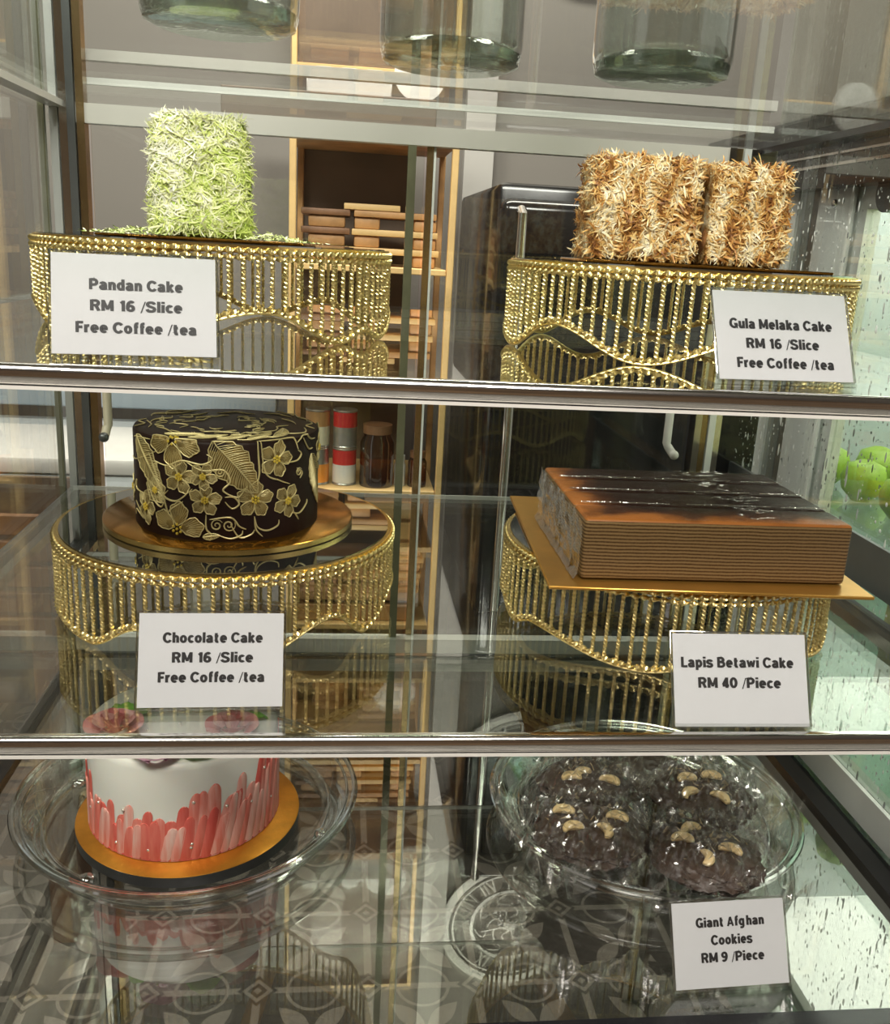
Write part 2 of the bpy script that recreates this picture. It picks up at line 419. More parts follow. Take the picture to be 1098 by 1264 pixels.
cpart('roof_side_rail', 'pale_metal', [(XL + .002, XL + .022, YF - .1, YB, ROOF - .008, ROOF - .0005)])
for x, ms in ((XL, ('steel', 'chrome', 'dark_steel', 'bronze')), (XR - .072, ('chrome', 'bronze', 'steel', 'chrome'))):
    for k, mm in enumerate(ms):
        w = .0105
        cpart('rear_post', mm, [(x + .003 + k * w, x + .003 + (k + 1) * w - .001, YB - .012 + .004 * (k % 2), YB + .012, 0.002, H + .5 if x < 0 else ROOF - .001)])
cpart('corner_panel', 'black', [(XR - .028, XR + .03, YB - .002, YB + .02, S3, S1 - .02)])
for x in (XL - .006, XR - .012):
    cpart('front_post', 'chrome', [(x, x + .018, YF - .016, YF + .002, 0.002, ROOF)])
g = cpart('side_panel', 'glass', [(XL - .005, XL, YF, YB, S3, H + .5)])
e = cpart('panel_edge', 'dark_edge', [(XL - .006, XL + .001, YB - .028, YB - .02, S3, H + .5)], parent=g)
g = cpart('side_panel', 'glass', [(XR, XR + .005, YF, YB, S3, H + .5)])
cpart('panel_rail', 'dark_steel', [(XR - .006, XR - .001, YF, YB, S2 + .004, S2 + .056)], parent=g)
cpart('panel_rail', 'steel', [(XR - .006, XR - .001, YF, YB, S3 + .012, S3 + .05)], parent=g)
# sliding doors at the back
d1 = cpart('sliding_door', 'glass', [(XL + .05, .100, YB - .004, YB, S3 + .026, ROOF - .024)])
cpart('door_edge', 'dark_edge', [(.078, .089, YB - .006, YB + .002, S3 + .026, ROOF - .024)], parent=d1)
d2 = cpart('sliding_door', 'glass', [(.106, XR - .075, YB + .006, YB + .010, S3 + .026, ROOF - .024)])
cpart('door_edge', 'bronze', [(.104, .1125, YB + .004, YB + .012, S3 + .026, ROOF - .024)], parent=d2)
cpart('edge_strip', 'white_edge', [(.1128, .1158, YB + .003, YB + .012, S3 + .026, ROOF - .024)], parent=d2)
# condensation on the right pane
b = MB()
for i in range(3800):
    y = random.uniform(YF, YB); z = random.uniform(S3 + .05, ROOF)
    r = random.choice((.0006, .0008, .001, .0014, .002)) * random.uniform(.7, 1.2); el = random.choice((1, 1, 1.2, 2.2, 4))
    n = 7; vs = [(XR - .0003 - r * .5, y, z)] + [(XR - .0003, y + r * cos(2 * pi * k / n), z + r * el * sin(2 * pi * k / n)) for k in range(n)]
    b.add(vs, [(0, 1 + k, 1 + (k + 1) % n) for k in range(n)])
M['droplet'] = island_mat('droplet', [(.15, (.05, .06, .055)), (.35, (.45, .48, .46)), (.6, (.9, .92, .9))], .1, spec=.8)
dr = b.build('water_droplets', 'droplet', g); dr['kind'] = 'stuff'

# ------------------------------------------------------------------ gold stands
SR, SH = .156, .076
def wave(ctrl):
    ctrl = sorted(ctrl)
    def w(a):
        a = (a + 180) % 360 - 180
        pts = [(ctrl[-1][0] - 360, ctrl[-1][1])] + ctrl + [(ctrl[0][0] + 360, ctrl[0][1])]
        for (a0, h0), (a1, h1) in zip(pts, pts[1:]):
            if a0 <= a <= a1:
                t = (a - a0) / max(1e-6, a1 - a0)
                return h0 + (h1 - h0) * (1 - cos(pi * t)) / 2
        return 0
    return w
def ring_pt(a, r, z):           # angle in degrees from the side facing the street front (-y), positive to +x
    return (r * sin(R(a)), -r * cos(R(a)), z)
def stand(label, x, y, z, ctrl, strap):
    t = thing('gold_cake_stand', label, 'cake stand', (x, y, z), 0, 'gold cake stands on the glass shelves')
    w = wave(ctrl)
    b = MB(); b.disc(SR - .0045, SH - .005, SH + .0013, 96); b.build('mirror_top', 'mirror_dark', t)
    b = MB(); b.lathe([(SR - .0042, SH - .0055), (SR - .0005, SH - .0055), (SR - .0005, SH + .0004), (SR - .0042, SH + .0004)], 96, closed=True); b.build('top_rim', 'gold_edge', t)
    b = MB()
    for zz in (SH - .0035, SH - .0085):
        pts = [ring_pt(360 * i / 620, SR, zz) for i in range(620)]
        b.tube(pts, .0027, 6, True, ell=.5, twist=pi * 2 * 62 / 620)
    b.build('rope_trim', 'gold', t)
    b = MB(); N = 88
    for i in range(N):
        a = 360 * (i + .5) / N; h0 = w(a) + .002
        n = int((SH - .010 - h0) / .0011); pts = [ring_pt(a, SR, h0 + (SH - .009 - h0) * k / n) for k in range(n + 1)]
        b.tube(pts, .0020, 6, ell=.66, twist=pi * .0011 / .0036 , cap=False)
    b.build('rope_skirt', 'gold', t)
    b = MB()
    n = 620
    b.tube([ring_pt(360 * i / n, SR, w(360 * i / n) + .0042) for i in range(n)], .0030, 6, True, ell=.45, twist=2 * pi * 70 / n)
    b.tube([ring_pt(360 * i / 240, SR, w(360 * i / 240) + .0012) for i in range(240)], .0012, 6, True)
    b.build('scalloped_edge', 'gold', t)
    b = MB(); b.box(-SR + .006, SR - .006, -.011, .011, SH - .0075, SH - .0055)
    b.xf(Matrix.Rotation(R(strap), 4, 'Z')); b.build('under_strap', 'gold_board', t, False)
    return t
back = [(100, .022), (122, .0), (142, .018), (168, 0), (-165, .022), (-140, 0), (-118, .018)]
stand('gold fringe cake stand carrying the green coconut cake', -.1155, .905, S1, [(-95, 0), (-72, .02), (-45, 0), (-14, .006), (20, .0245), (47, 0), (58, .0085), (69, 0)] + back, 78)
stand('gold fringe cake stand carrying the two brown coconut cake slices', .3075, .876, S1, [(-82, 0), (-57, .0245), (-27, 0), (8, .024), (36, 0), (60, .02), (80, 0)] + back, 70)
stand('gold fringe cake stand carrying the round chocolate cake', -.1045, .877, S2, [(-95, .02), (-66, .004), (-41, 0), (-20, .024), (12, 0), (40, .026), (56, 0), (80, .02)] + back, 80)
stand('gold fringe cake stand under the rectangular layer cake board', .318, .852, S2, [(-92, .014), (-77, .002), (-64, .013), (-24, 0), (12, .022), (50, 0), (72, .02)] + back, 105)

# ------------------------------------------------------------------ boards, crumbs, coconut cakes
T1, T2 = S1 + SH + .0014, S2 + SH + .0014
def board_disc(name, label, x, y, z, r, h, top, side=None):
    b = MB(); b.lathe([(.0001, h), (r - .0012, h), (r, h - .0008)], 96, mi=0); b.lathe([(r, h - .0008), (r, .0008), (r - .001, 0), (.0001, 0)], 96, mi=1)
    for i, fc in enumerate(b.f): b.f[i] = fc[::-1]
    o = b.build(name, [top, side or top], None, loc=(x, y, z)); return tag(o, label, 'cake board')
def board_rect(name, label, x, y, z, w, d, h, rz, m_):
    b = MB(); b.bevel_box(-w / 2, w / 2, -d / 2, d / 2, 0, h, .0008, 1)
    o = b.build(name, m_, None, loc=(x, y, z)); o.rotation_euler = (0, 0, rz); return tag(o, label, 'cake board')

def strand(b, p, nrm, length, width, lift, curl=1.3):
    nrm = nrm.normalized()
    t = nrm.orthogonal().normalized(); t.rotate(Matrix.Rotation(random.uniform(0, 2 * pi), 3, nrm))
    t = (t + nrm * lift).normalized(); side = t.cross(nrm).normalized()
    bend = random.uniform(-1, 1) * curl; sag = random.uniform(.2, .9) * lift
    vs = []; n = 6; q = Vector(p)
    for i in range(n + 1):
        w = width * (1 - abs(2 * i / n - 1) ** 3 * .75)
        vs += [q - side * w / 2, q + side * w / 2]
        t = (t + side * bend / n * .6 - nrm * sag / n * 1.2).normalized(); q = q + t * length / n
    b.add(vs, [(2 * i, 2 * i + 1, 2 * i + 3, 2 * i + 2) for i in range(n)])

def soft_block(w, d, h, taper=.0, rnd=.008, lump=.0035, seed=0):
    bm = bmesh.new(); bmesh.ops.create_cube(bm, size=1)
    for v in bm.verts: v.co = Vector((v.co.x * w, v.co.y * d, (v.co.z + .5) * h))
    bmesh.ops.bevel(bm, geom=bm.edges[:], offset=rnd, segments=3, affect='EDGES', profile=.5)
    bmesh.ops.subdivide_edges(bm, edges=[e for e in bm.edges if e.calc_length() > .02], cuts=8, use_grid_fill=True)
    bmesh.ops.triangulate(bm, faces=bm.faces[:])
    for v in bm.verts:
        k = 1 + taper * (1 - v.co.z / h); v.co.x *= k; v.co.y *= k
        n_ = noise.noise(v.co * 70 + Vector((seed, 0, 0))); c = Vector((v.co.x, v.co.y, 0))
        if v.co.z > .003: v.co += (c.normalized() if c.length > 1e-4 else Vector((0, 0, 1))) * n_ * lump
    bm.normal_update()
    return bm
def sample(bm, count):
    fs = [q for q in bm.faces if q.calc_center_median().z > .002 and q.normal.z > -.5]
    ar = [q.calc_area() for q in fs]
    for q in random.choices(fs, ar, k=count):
        a, b_, c = [v.co for v in q.verts[:3]]; r1, r2_ = random.random(), random.random()
        if r1 + r2_ > 1: r1, r2_ = 1 - r1, 1 - r2_
        yield a + (b_ - a) * r1 + (c - a) * r2_, q.normal.copy()

def coconut_cake(name, label, loc, rz, w, d, h, base, shred, count, ln, wd, lift, taper, seed, grp=None, xlim=(-1, 1)):
    t = thing(name, label, 'cake', loc, rz, grp)
    bm = soft_block(w, d, h, taper, seed=seed)
    s = MB()
    for p, n_ in sample(bm, count):
        strand(s, p + n_ * random.uniform(-.0004, .0012), n_, random.uniform(.5, 1.3) * ln, random.uniform(.6, 1.3) * wd, random.uniform(0, 1) ** 3 * lift, 5.)
    k = MB(); k.take(bm); k.build('sponge', base, t)
    # keep loose ends off the board
    s.v = [(min(max(x, xlim[0]), xlim[1]), y, max(z, .0006)) for x, y, z in s.v]
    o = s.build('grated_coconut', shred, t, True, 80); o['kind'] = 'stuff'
    return t
board_rect('cake_board', 'thin gold board under the green coconut cake', -.116, .875, T1, .17, .11, .0022, R(-4), 'gold_board_round')
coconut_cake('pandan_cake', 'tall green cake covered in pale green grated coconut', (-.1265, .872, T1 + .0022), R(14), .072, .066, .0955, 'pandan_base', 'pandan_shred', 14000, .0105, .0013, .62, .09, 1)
b = MB()
for i in range(900):
    a = random.choice((-1, 1)); x = random.gauss(.062 * a, .018); y = random.gauss(-.03, .012)
    if abs(x) < .03 or abs(x) > .105: continue
    p = Vector((x, y, .0004 + random.random() * .006 * max(0, 1 - abs(abs(x) - .055) / .03))); strand(b, p, Vector((random.uniform(-.4, .4), random.uniform(-.4, .4), 1)), random.uniform(.003, .006), .0014, .12)
b.v = [(x, y, max(z, .0002)) for x, y, z in b.v]
cr = b.build('coconut_crumbs', 'crumb_green', None, loc=(-.118, .868, T1 + .0022)); tag(cr, 'green coconut crumbs scattered around the green cake', 'crumbs', kind='stuff')

board_rect('cake_board', 'thin gold board under the two brown coconut slices', .312, .862, T1, .215, .13, .0024, R(-3), 'gold_board_round')
GP = 'brown coconut cake slices side by side'
coconut_cake('gula_melaka_cake', 'wider brown toasted coconut cake slice, left one of the pair', (.2605, .868, T1 + .0024), R(-3), .090, .076, .086, 'gula_base', 'gula_shred', 13000, .011, .0015, .95, .02, 5, GP, (-1, .0495))
coconut_cake('gula_melaka_cake', 'narrower brown toasted coconut cake slice standing right of its twin', (.3495, .866, T1 + .0024), R(2), .072, .074, .084, 'gula_base', 'gula_shred', 11500, .011, .0015, .95, .02, 9, GP, (-.0370, 1))

# ------------------------------------------------------------------ chocolate cake
board_disc('cake_board', 'round gold board under the chocolate cake', -.1035, .882, T2, .116, .006, 'gold_board_round', 'gold_edge')
CR, CH = .0835, .0875
ck = thing('chocolate_cake', 'round dark chocolate cake with gold piped flowers and leaves', 'cake', (-.1044, .8714, T2 + .006))
b = MB(); b.lathe([(.0001, 0), (CR, 0), (CR, CH - .003), (CR - .0012, CH - .0008), (CR - .004, CH), (.0001, CH)], 128); b.build('cake_body', 'chocolate', ck)
def on(u, v, off=0.):           # u metres along the side from the front, v height
    if v <= CH - .001:
        a = u / CR; return Vector(((CR + off) * sin(a), -(CR + off) * cos(a), v))
    r = CR - (v - CH); a = u / CR; return Vector((r * sin(a), -r * cos(a), CH + off))
def stroke(b, pts, rad=.0006, off=.0003, taper=True):
    P = [on(u, v, off) for u, v in pts]; n = len(P)
    b.tube(P, [rad * (1 - .55 * abs(2 * i / max(1, n - 1) - 1) ** 2 if taper else 1) for i in range(n)], 5)
def smooth_path(pts, k=8):
    out = []; n = len(pts)
    for i in range(n - 1):
        p0, p1, p2, p3 = pts[max(i - 1, 0)], pts[i], pts[i + 1], pts[min(i + 2, n - 1)]
        for j in range(k):
            t = j / k
            out.append(tuple(.5 * (2 * p1[q] + (p2[q] - p0[q]) * t + (2 * p0[q] - 5 * p1[q] + 4 * p2[q] - p3[q]) * t * t + (3 * p1[q] - p0[q] - 3 * p2[q] + p3[q]) * t ** 3) for q in (0, 1)))
    out.append(pts[-1]); return out
def pad(b, outline, off=.0007):
    """thin raised petal, its rim on the chocolate"""
    n = len(outline); cu = sum(p[0] for p in outline) / n; cv = sum(p[1] for p in outline) / n
    vs = [on(cu, cv, off)]
    for s_, o_ in ((.6, off), (1., .0001)):
        vs += [on(cu + (u - cu) * s_, cv + (v - cv) * s_, o_) for u, v in outline]
    fs = [(0, 1 + i, 1 + (i + 1) % n) for i in range(n)]
    fs += [(1 + i, 1 + n + i, 1 + n + (i + 1) % n, 1 + (i + 1) % n) for i in range(n)]
    b.add(vs, fs)
def flower(cu, cv, rad, n=5, rot=0., half=None, squash=1.):
    pd, st, bd = MB(), MB(), MB()
    rng = range(n) if half is None else half
    for k in rng:
        a0 = rot + 2 * pi * k / n; wd = pi / n * 1.02
        out = []
        for j in range(13):
            t = -1 + 2 * j / 12
            r = rad * (1 - .32 * t * t - .25 * t ** 4 + .05 * cos(9 * t))
            out.append((cu + squash * r * sin(a0 + t * wd), cv + r * cos(a0 + t * wd)))
        base = (cu + squash * rad * .12 * sin(a0), cv + rad * .12 * cos(a0))
        pad(pd, [base] + out); stroke(st, [base] + out + [base], .00055, .0007, False)
        for j in range(1, 12, 1):
            q = out[j]; i0 = random.uniform(.3, .5)
            stroke(st, [(base[0] + (q[0] - base[0]) * i0, base[1] + (q[1] - base[1]) * i0), q], .00032, .0009)
    for k in range(7):
        a = 2 * pi * k / 6; r = 0 if k == 6 else rad * .17
        bd.ball(on(cu + r * sin(a), cv + r * cos(a), .0012), .0013, 6, 4)
    pt = pd.build('piped_flower', 'petal_gold', ck, True, 60); st.build('petal_lines', 'piping', pt); bd.build('flower_center', 'yellow_bead', pt)
def leaf(base, tip, wid, jag=.12, nv=13):
    pd, st = MB(), MB()
    bx, by = base; dx, dy = tip[0] - bx, tip[1] - by; ln = sqrt(dx * dx + dy * dy); ex, ey = dx / ln, dy / ln; nx, ny = -ey, ex
    def at(t, s_): return (bx + ex * ln * t + nx * s_, by + ey * ln * t + ny * s_)
    prof = lambda t: wid * sin(pi * min(1, t ** .75)) ** .8 * (1 - jag * ((t * 7) % 1))
    lft = [at(t / 16, prof(t / 16)) for t in range(17)]; rg = [at(t / 16, -prof(t / 16)) for t in range(16, -1, -1)]
    pad(pd, lft + rg[1:-1], .0006); stroke(st, lft, .0005, .0007, False); stroke(st, rg, .0005, .0007, False)
    stroke(st, smooth_path([at(0, 0), at(.5, wid * .08), at(1, 0)]), .0008, .0009)
    for i in range(nv * 2):
        t = .04 + .85 * i / (nv * 2)
        for s_ in (1, -1):
            t2 = min(.99, t + .13); stroke(st, [at(t, 0), at((t + t2) / 2, s_ * prof(t2) * .55), at(t2, s_ * prof(t2) * .95)], .00032, .0009)
    pt = pd.build('piped_leaf', 'petal_gold', ck, True, 60); st.build('leaf_veins', 'piping', pt)
D_ = CR * pi / 180
for (a, v, r, ro_) in ((-22, .0555, .0135, .2), (-7.5, .0575, .0105, .5), (-6.5, .037, .0125, .1), (-40, .040, .011, 0), (36, .071, .0145, .3), (22.5, .037, .0145, .1), (44.5, .032, .0135, .5), (86, .07, .012, 0), (-80, .03, .012, .4), (112, .045, .014, .2), (-115, .06, .015, 0), (150, .05, .016, 0), (-150, .04, .015, .3)):
    flower(a * D_, v, r * 1.1, 5, ro_)
flower(-26 * D_, .0875, .0245, 5, pi, half=(0, 1, 4))
flower(-24 * D_, .009, .024, 5, .12, half=(0, 1, 4))
flower(-50 * D_, .022, .016, 5, .3, squash=.8)
leaf((-2 * D_, .0885), (24 * D_, .043), .0175, .22)
leaf((-60 * D_, .084), (-34 * D_, .040), .014, .2)
leaf((68 * D_, .069), (82 * D_, .018), .012, .2)
leaf((-8 * D_, .004), (2 * D_, .002 + .004), .003, nv=4)
leaf((100 * D_, .085), (130 * D_, .05), .011); leaf((-100 * D_, .08), (-125 * D_, .03), .011)
for k in range(5): leaf(((-40 + 20 * k) * D_, CH + .011), ((-15 + 22 * k) * D_, CH + .03), .006, nv=6)
b = MB()
def spiral(cu, cv, r, turns, a0, d=1):
    return [(cu + r * (1 - t / 20 * .85) * cos(a0 + d * turns * 2 * pi * t / 20), cv + r * (1 - t / 20 * .85) * sin(a0 + d * turns * 2 * pi * t / 20)) for t in range(21)]
Vn = [[(24, .092), (24.5, .075), (25, .06), (23.5, .05)], [(26, .088), (29, .06), (38, .052), (46, .047)], [(25, .09), (36, .093), (48, .09), (53, .077)],
      [(52, .083), (60, .09), (67, .083), (74, .082)], [(58, .086), (64, .075), (70, .074)], [(42, .067), (52, .067), (56, .072), (53, .076)],
      [(-40, .066), (-30, .064), (-20, .070), (-8, .068), (-2, .073), (-5, .077)], [(-18, .070), (-8, .063), (4, .064), (8, .054), (4, .046), (12, .04), (16, .046), (18, .05)],
      [(-48, .048), (-42, .032), (-36, .026), (-33, .031)], [(-14, .046), (-24, .034), (-33, .036), (-30, .042)], [(-20, .034), (-28, .026), (-30, .022)],
      [(-36, .048), (-33, .033), (-30, .02)], [(22, .022), (24, .012), (30, .008), (37, .011), (38, .016)], [(22, .022), (23, .010), (27, .003)],
      [(48, .020), (55, .018), (62, .024), (63, .028)], [(50, .020), (54, .012)], [(5, .036), (9, .030), (13, .034), (10, .040), (5, .04)], [(-6, .024), (-6, .012), (-3, .006), (-4, .001)],
      [(-4, .020), (8, .022), (13, .014), (17, .011)], [(1, .006), (8, .003), (14, .006), (15, .010)], [(8, .016), (13, .004), (20, .006), (22, .010)], [(-45, .072), (-40, .058), (-38, .052)], [(52, .06), (57, .055), (55, .050)]]
for q in Vn: stroke(b, smooth_path([(a * D_, min(v, CH + .001)) for a, v in q]), .00085, .0005)
for a, v, r, d in ((0, .015, .0055, 1), (7, .015, .0058, -1), (-34, .033, .0045, 1), (-40, .062, .004, 1), (54, .056, .004, 1), (2, .062, .0045, -1)): stroke(b, spiral(a * D_, v, r, 1.6, .5, d), .0007, .0005)
random.seed(3)
for k in range(26):
    a = random.uniform(-180, 180); v = random.uniform(.01, .085)
    if -62 < a < 92: continue
    stroke(b, smooth_path([((a + random.uniform(0, 14) * j) * D_, v + random.uniform(-.008, .008)) for j in range(4)]), .0007, .0005)
for k in range(60):              # scribbled vines on the top
    a = random.uniform(-180, 180); v = CH + random.uniform(.003, .06)
    stroke(b, smooth_path([((a + 9 * j) * D_, max(CH + .001, v + random.uniform(-.006, .006))) for j in range(4)]), .0007, .0006)
b.build('piped_vines', 'piping', ck)

# ------------------------------------------------------------------ layer cake
board_rect('cake_board', 'rectangular flat gold board under the brown layer cake', .3125, .8325, T2 + .0002, .271, .283, .003, R(-3.2), 'gold_board')
lp = thing('layer_cake', 'rectangular brown layer cake wrapped in clear film on gold board', 'cake', (.3145, .8045, T2 + .0034), R(-1))
LW, LD, LH = .228, .185, .0525
for k in range(4):
    b = MB(); y0 = -LD / 2 + k * LD / 4
    b.bevel_box(-LW / 2, LW / 2, y0 + .0005, y0 + LD / 4 - .0005, 0, LH, .0035, 3); b.build('cake_strip', 'lapis', lp)
bm = bmesh.new(); bmesh.ops.create_grid(bm, x_segments=14, y_segments=26, size=.5)
b = MB(); vs = []; nx, ny = 10, 30
for i in range(nx + 1):          # crinkled film end on the left
    for j in range(ny + 1):
        zz = LH * i / nx; yy = -LD / 2 + LD * j / ny
        bul = .0022 + .0065 * abs(noise.noise(Vector((i * .35, j * .9, 3)))) * (.4 + .6 * i / nx) + (.004 if i == 0 else 0)
        vs.append((-LW / 2 - bul, yy, max(.0006, zz)))
b.add(vs, [(i * (ny + 1) + j, (i + 1) * (ny + 1) + j, (i + 1) * (ny + 1) + j + 1, i * (ny + 1) + j + 1) for i in range(nx) for j in range(ny)])
M['wrap'] = thin('wrap', (.96, .95, .92), 1.6, .14, .16, .5, 160)
M['wrap_top'] = thin('wrap_top', (.98, .97, .96), .2, .0, .05, 1., 45)
M['crease'] = thin('crease', (.9, .88, .85), 2.2, .22, .12, .5, 200)
b.build('film_end', 'wrap', lp, False)
b = MB(); vs = []; nx, ny = 40, 24
for i in range(nx + 1):
    for j in range(ny + 1):
        x_ = -LW / 2 - .001 + (LW + .002) * i / nx; yy = -LD / 2 + LD * j / ny
        vs.append((x_, yy, LH + .0006 + .0011 * abs(noise.noise(Vector((i * .22, j * .5, 9))))))
b.add(vs, [(i * (ny + 1) + j, (i + 1) * (ny + 1) + j, (i + 1) * (ny + 1) + j + 1, i * (ny + 1) + j + 1) for i in range(nx) for j in range(ny)])
b.build('film_top', 'wrap_top', lp, True, 180)

b = MB(); random.seed(21)
for k in range(1, 4):            # folds of the film along the joints
    y0 = -LD / 2 + k * LD / 4
    for a0, a1 in ((-.108, -.03), (-.015, .06), (.07, .112)):
        b.tube([(a0 + (a1 - a0) * i / 14, y0 + .0008 * noise.noise(Vector((i * .7, k, 2))), LH + .0022 + .0006 * noise.noise(Vector((i, k, 5)))) for i in range(15)], .00055, 5)
for k in range(4):
    yc = -LD / 2 + (k + .5) * LD / 4
    for j in range(16):
        x_, y_ = random.gauss(.035, .012), yc + random.uniform(-.016, .016); a = random.uniform(-.6, .6); l_ = random.uniform(.004, .012)
        b.tube([(x_ + l_ * t * cos(a), y_ + l_ * t * sin(a) * .5 + .0008 * sin(t * 5), LH + .0021) for t in (0, .33, .66, 1)], [.0002, .0006, .0005, .0002], 5)
b.build('film_creases', 'crease', lp)

# ------------------------------------------------------------------ clear plate with the pink and white cake
def clear_plate(name, label, x, y, z, r0, r1, h, floor_h, knobs, cat='plate'):
    t = thing(name, label, cat, (x, y, z))
    b = MB(); b.lathe([(.0001, floor_h), (r1 * .78, floor_h), (r1 * .84, floor_h + .002), (r1 * .92, h - .004), (r1, h)], 96); b.build('tray', 'acrylic', t)
    b = MB(); b.lathe([(r0, .0015), (r0 + .001, h * .3), (r1 * .985, h - .004)], 96); b.lathe([(r0 - .004, .0015), (r0 - .003, h * .3), (r1 * .955, h - .004)], 96); b.build('skirt_wall', 'acrylic', t)
    b = MB()
    for rr, zz, q in ((r1, h, .0030), (r1 - .008, h - .003, .0016), (r0, .0029, .0024), (r0 - .005, h * .38, .0012)):
        b.tube([(rr * cos(2 * pi * i / 120), rr * sin(2 * pi * i / 120), zz) for i in range(120)], q, 8, True)
    b.build('rim', 'acrylic_rim', t)
    for kx, ky in knobs:
        b = MB(); b.lathe([(.0001, .007), (.004, .007), (.007, .005), (.0085, 0), (.006, -.002), (.0001, -.002)][::-1], 20)
        b.build('knob', 'acrylic_rim', t, loc=(kx - x, ky - y, floor_h + .0025))
    return t
clear_plate('clear_plate', 'large clear acrylic cake plate under the pink and white cake', -.1487, .891, S3, .150, .172, .032, .0085, ((-.010, .835), (-.2240, .771), (-.273, .935)))
PZ = S3 + .0087
board_disc('cake_board', 'thick round orange foil board on the clear plate', -.1462, .872, PZ + .0002, .1115, .0125, 'orange_foil', 'black_soft')
QZ = PZ + .0127
RR, RH = .0935, .103
pk = thing('painted_cake', 'round white iced cake with red brush petals and roses', 'cake', (-.1514, .878, QZ))
b = MB(); b.lathe([(.0001, 0), (RR, 0), (RR, RH - .008), (RR - .002, RH - .003), (RR - .007, RH), (.0001, RH)], 96); b.build('iced_body', 'icing', pk)
random.seed(11)
b = MB()
def brush(a, h, w, lean, off):
    vs = []; n = 16
    for i in range(n + 1):
        t = 1 - (1 - i / n) ** 1.6; ww = w * (.75 + .35 * sin(pi * min(1, t * .9 + .1))) * (1 if t < .88 else sqrt(max(0, 1 - ((t - .88) / .12) ** 2)) + .02)
        for s_, o_ in ((-1, .0002), (-.5, off), (.5, off), (1, .0002)):
            aa = a + lean * t + s_ * ww / RR; r = RR + o_ + .0002
            vs.append((r * sin(aa), -r * cos(aa), .0006 + h * t))
    fs = [(i * 4 + k, i * 4 + k + 1, i * 4 + k + 5, i * 4 + k + 4) for i in range(n) for k in range(3)]
    b.add(vs, fs)
for layer in range(2):
    n = 64
    for i in range(n):
        a = 2 * pi * (i + .5 * layer) / n - pi; d = math.degrees(a)
        hh = .050 + .040 * max(0, min(1, (d + 5) / 70)) + (.020 * max(0, min(1, (-d - 35) / 40)))
        if abs(d) > 95: hh = .06
        hh *= random.uniform(.78, 1.2) * (1 if layer == 0 else .72)
        brush(a, hh, random.uniform(.0052, .0078), random.uniform(.0, .1) + .12 * max(0, min(1, d / 60)), .0012 + .0006 * layer)
b.build('brush_petals', 'coral', pk)
b = MB(); b.tube([((RR + .0006) * cos(2 * pi * i / 90), (RR + .0006) * sin(2 * pi * i / 90), .0016 + .0006 * sin(i * 2.4)) for i in range(90)], .0015, 6, True); b.build('base_border', 'red_icing', pk)
def rose(x, y, r, m_, tilt=0.):
    b = MB()
    for ring, (n, rr, zz, op) in enumerate(((3, .22, .55, .1), (4, .42, .45, .45), (5, .68, .25, .9), (6, .92, .05, 1.3))):
        for k in range(n):
            a = 2 * pi * k / n + ring * .6; w = pi / n * 1.35
            vs = []
            for i in range(6):
                t = i / 5
                for j in range(7):
                    s_ = -1 + j / 3
                    q = a + s_ * w; rad = r * rr * (.55 + .45 * t * (1 + op * .35 * t)) * (1 - .06 * s_ * s_)
                    vs.append((rad * cos(q), rad * sin(q), r * (zz * .5 + t * (.62 - .1 * op) * (1 - .35 * s_ ** 4)) + .004 - .1 * r * op * t * t))
            b.add(vs, [(i * 7 + j, i * 7 + j + 1, (i + 1) * 7 + j + 1, (i + 1) * 7 + j) for i in range(5) for j in range(6)])
    o = b.build('icing_rose', m_, pk, True, 80, loc=(x, y, RH - .002)); o.rotation_euler = (tilt, 0, 0); return o
def icing_leaf(x, y, ln, rz):
    b = MB(); vs = []
    for i in range(9):
        t = i / 8; w = ln * .3 * sin(pi * t ** .8) + .0004
        for s_ in (-1, 0, 1): vs.append((ln * t, s_ * w, .003 + .006 * sin(pi * t) - (.003 if s_ == 0 else 0) + .001 * sin(18 * t) * abs(s_)))
    b.add(vs, [(i * 3 + k, i * 3 + k + 1, i * 3 + k + 4, i * 3 + k + 3) for i in range(8) for k in range(2)])
    o = b.build('icing_leaf', 'leaf_icing', pk, loc=(x, y, RH)); o.rotation_euler = (0, 0, rz)
ROSES = ((-.060, -.036, .026, 'rose_icing'), (.052, -.036, .024, 'rose_icing'), (-.012, -.080, .022, 'purple_icing'), (.05, .03, .018, 'rose_icing'))
for q in ROSES: rose(*q)
for q in ((-.055, -.012, .034, 1.9), (-.05, -.062, .028, -.5), (.060, -.022, .028, .5), (.010, -.084, .036, .15), (.014, -.074, .03, .6), (-.045, -.01, .03, 1.2)): icing_leaf(*q)
for k, (a, v) in enumerate(((-12, .012), (-33, .012), (12, .014), (12.5, .018), (14, .062), (-27, .05), (33, .05), (50, .043), (-60, .03), (62, .07), (-48, .045), (70, .03))):
    b = MB(); b.ball((0, 0, 0), .0017, 8, 6); b.build('sugar_pearl', 'pearl', pk, loc=((RR + .0012) * sin(R(a)), -(RR + .0012) * cos(R(a)), v))
for x, y in ((-.029, -.033), (-.0075, -.057), (.021, -.046), (.0, -.02), (.03, -.005)):
    b = MB(); b.ball((0, 0, 0), .0018, 8, 6); b.build('sugar_pearl', 'pearl', pk, loc=(x, y, RH + .0016))

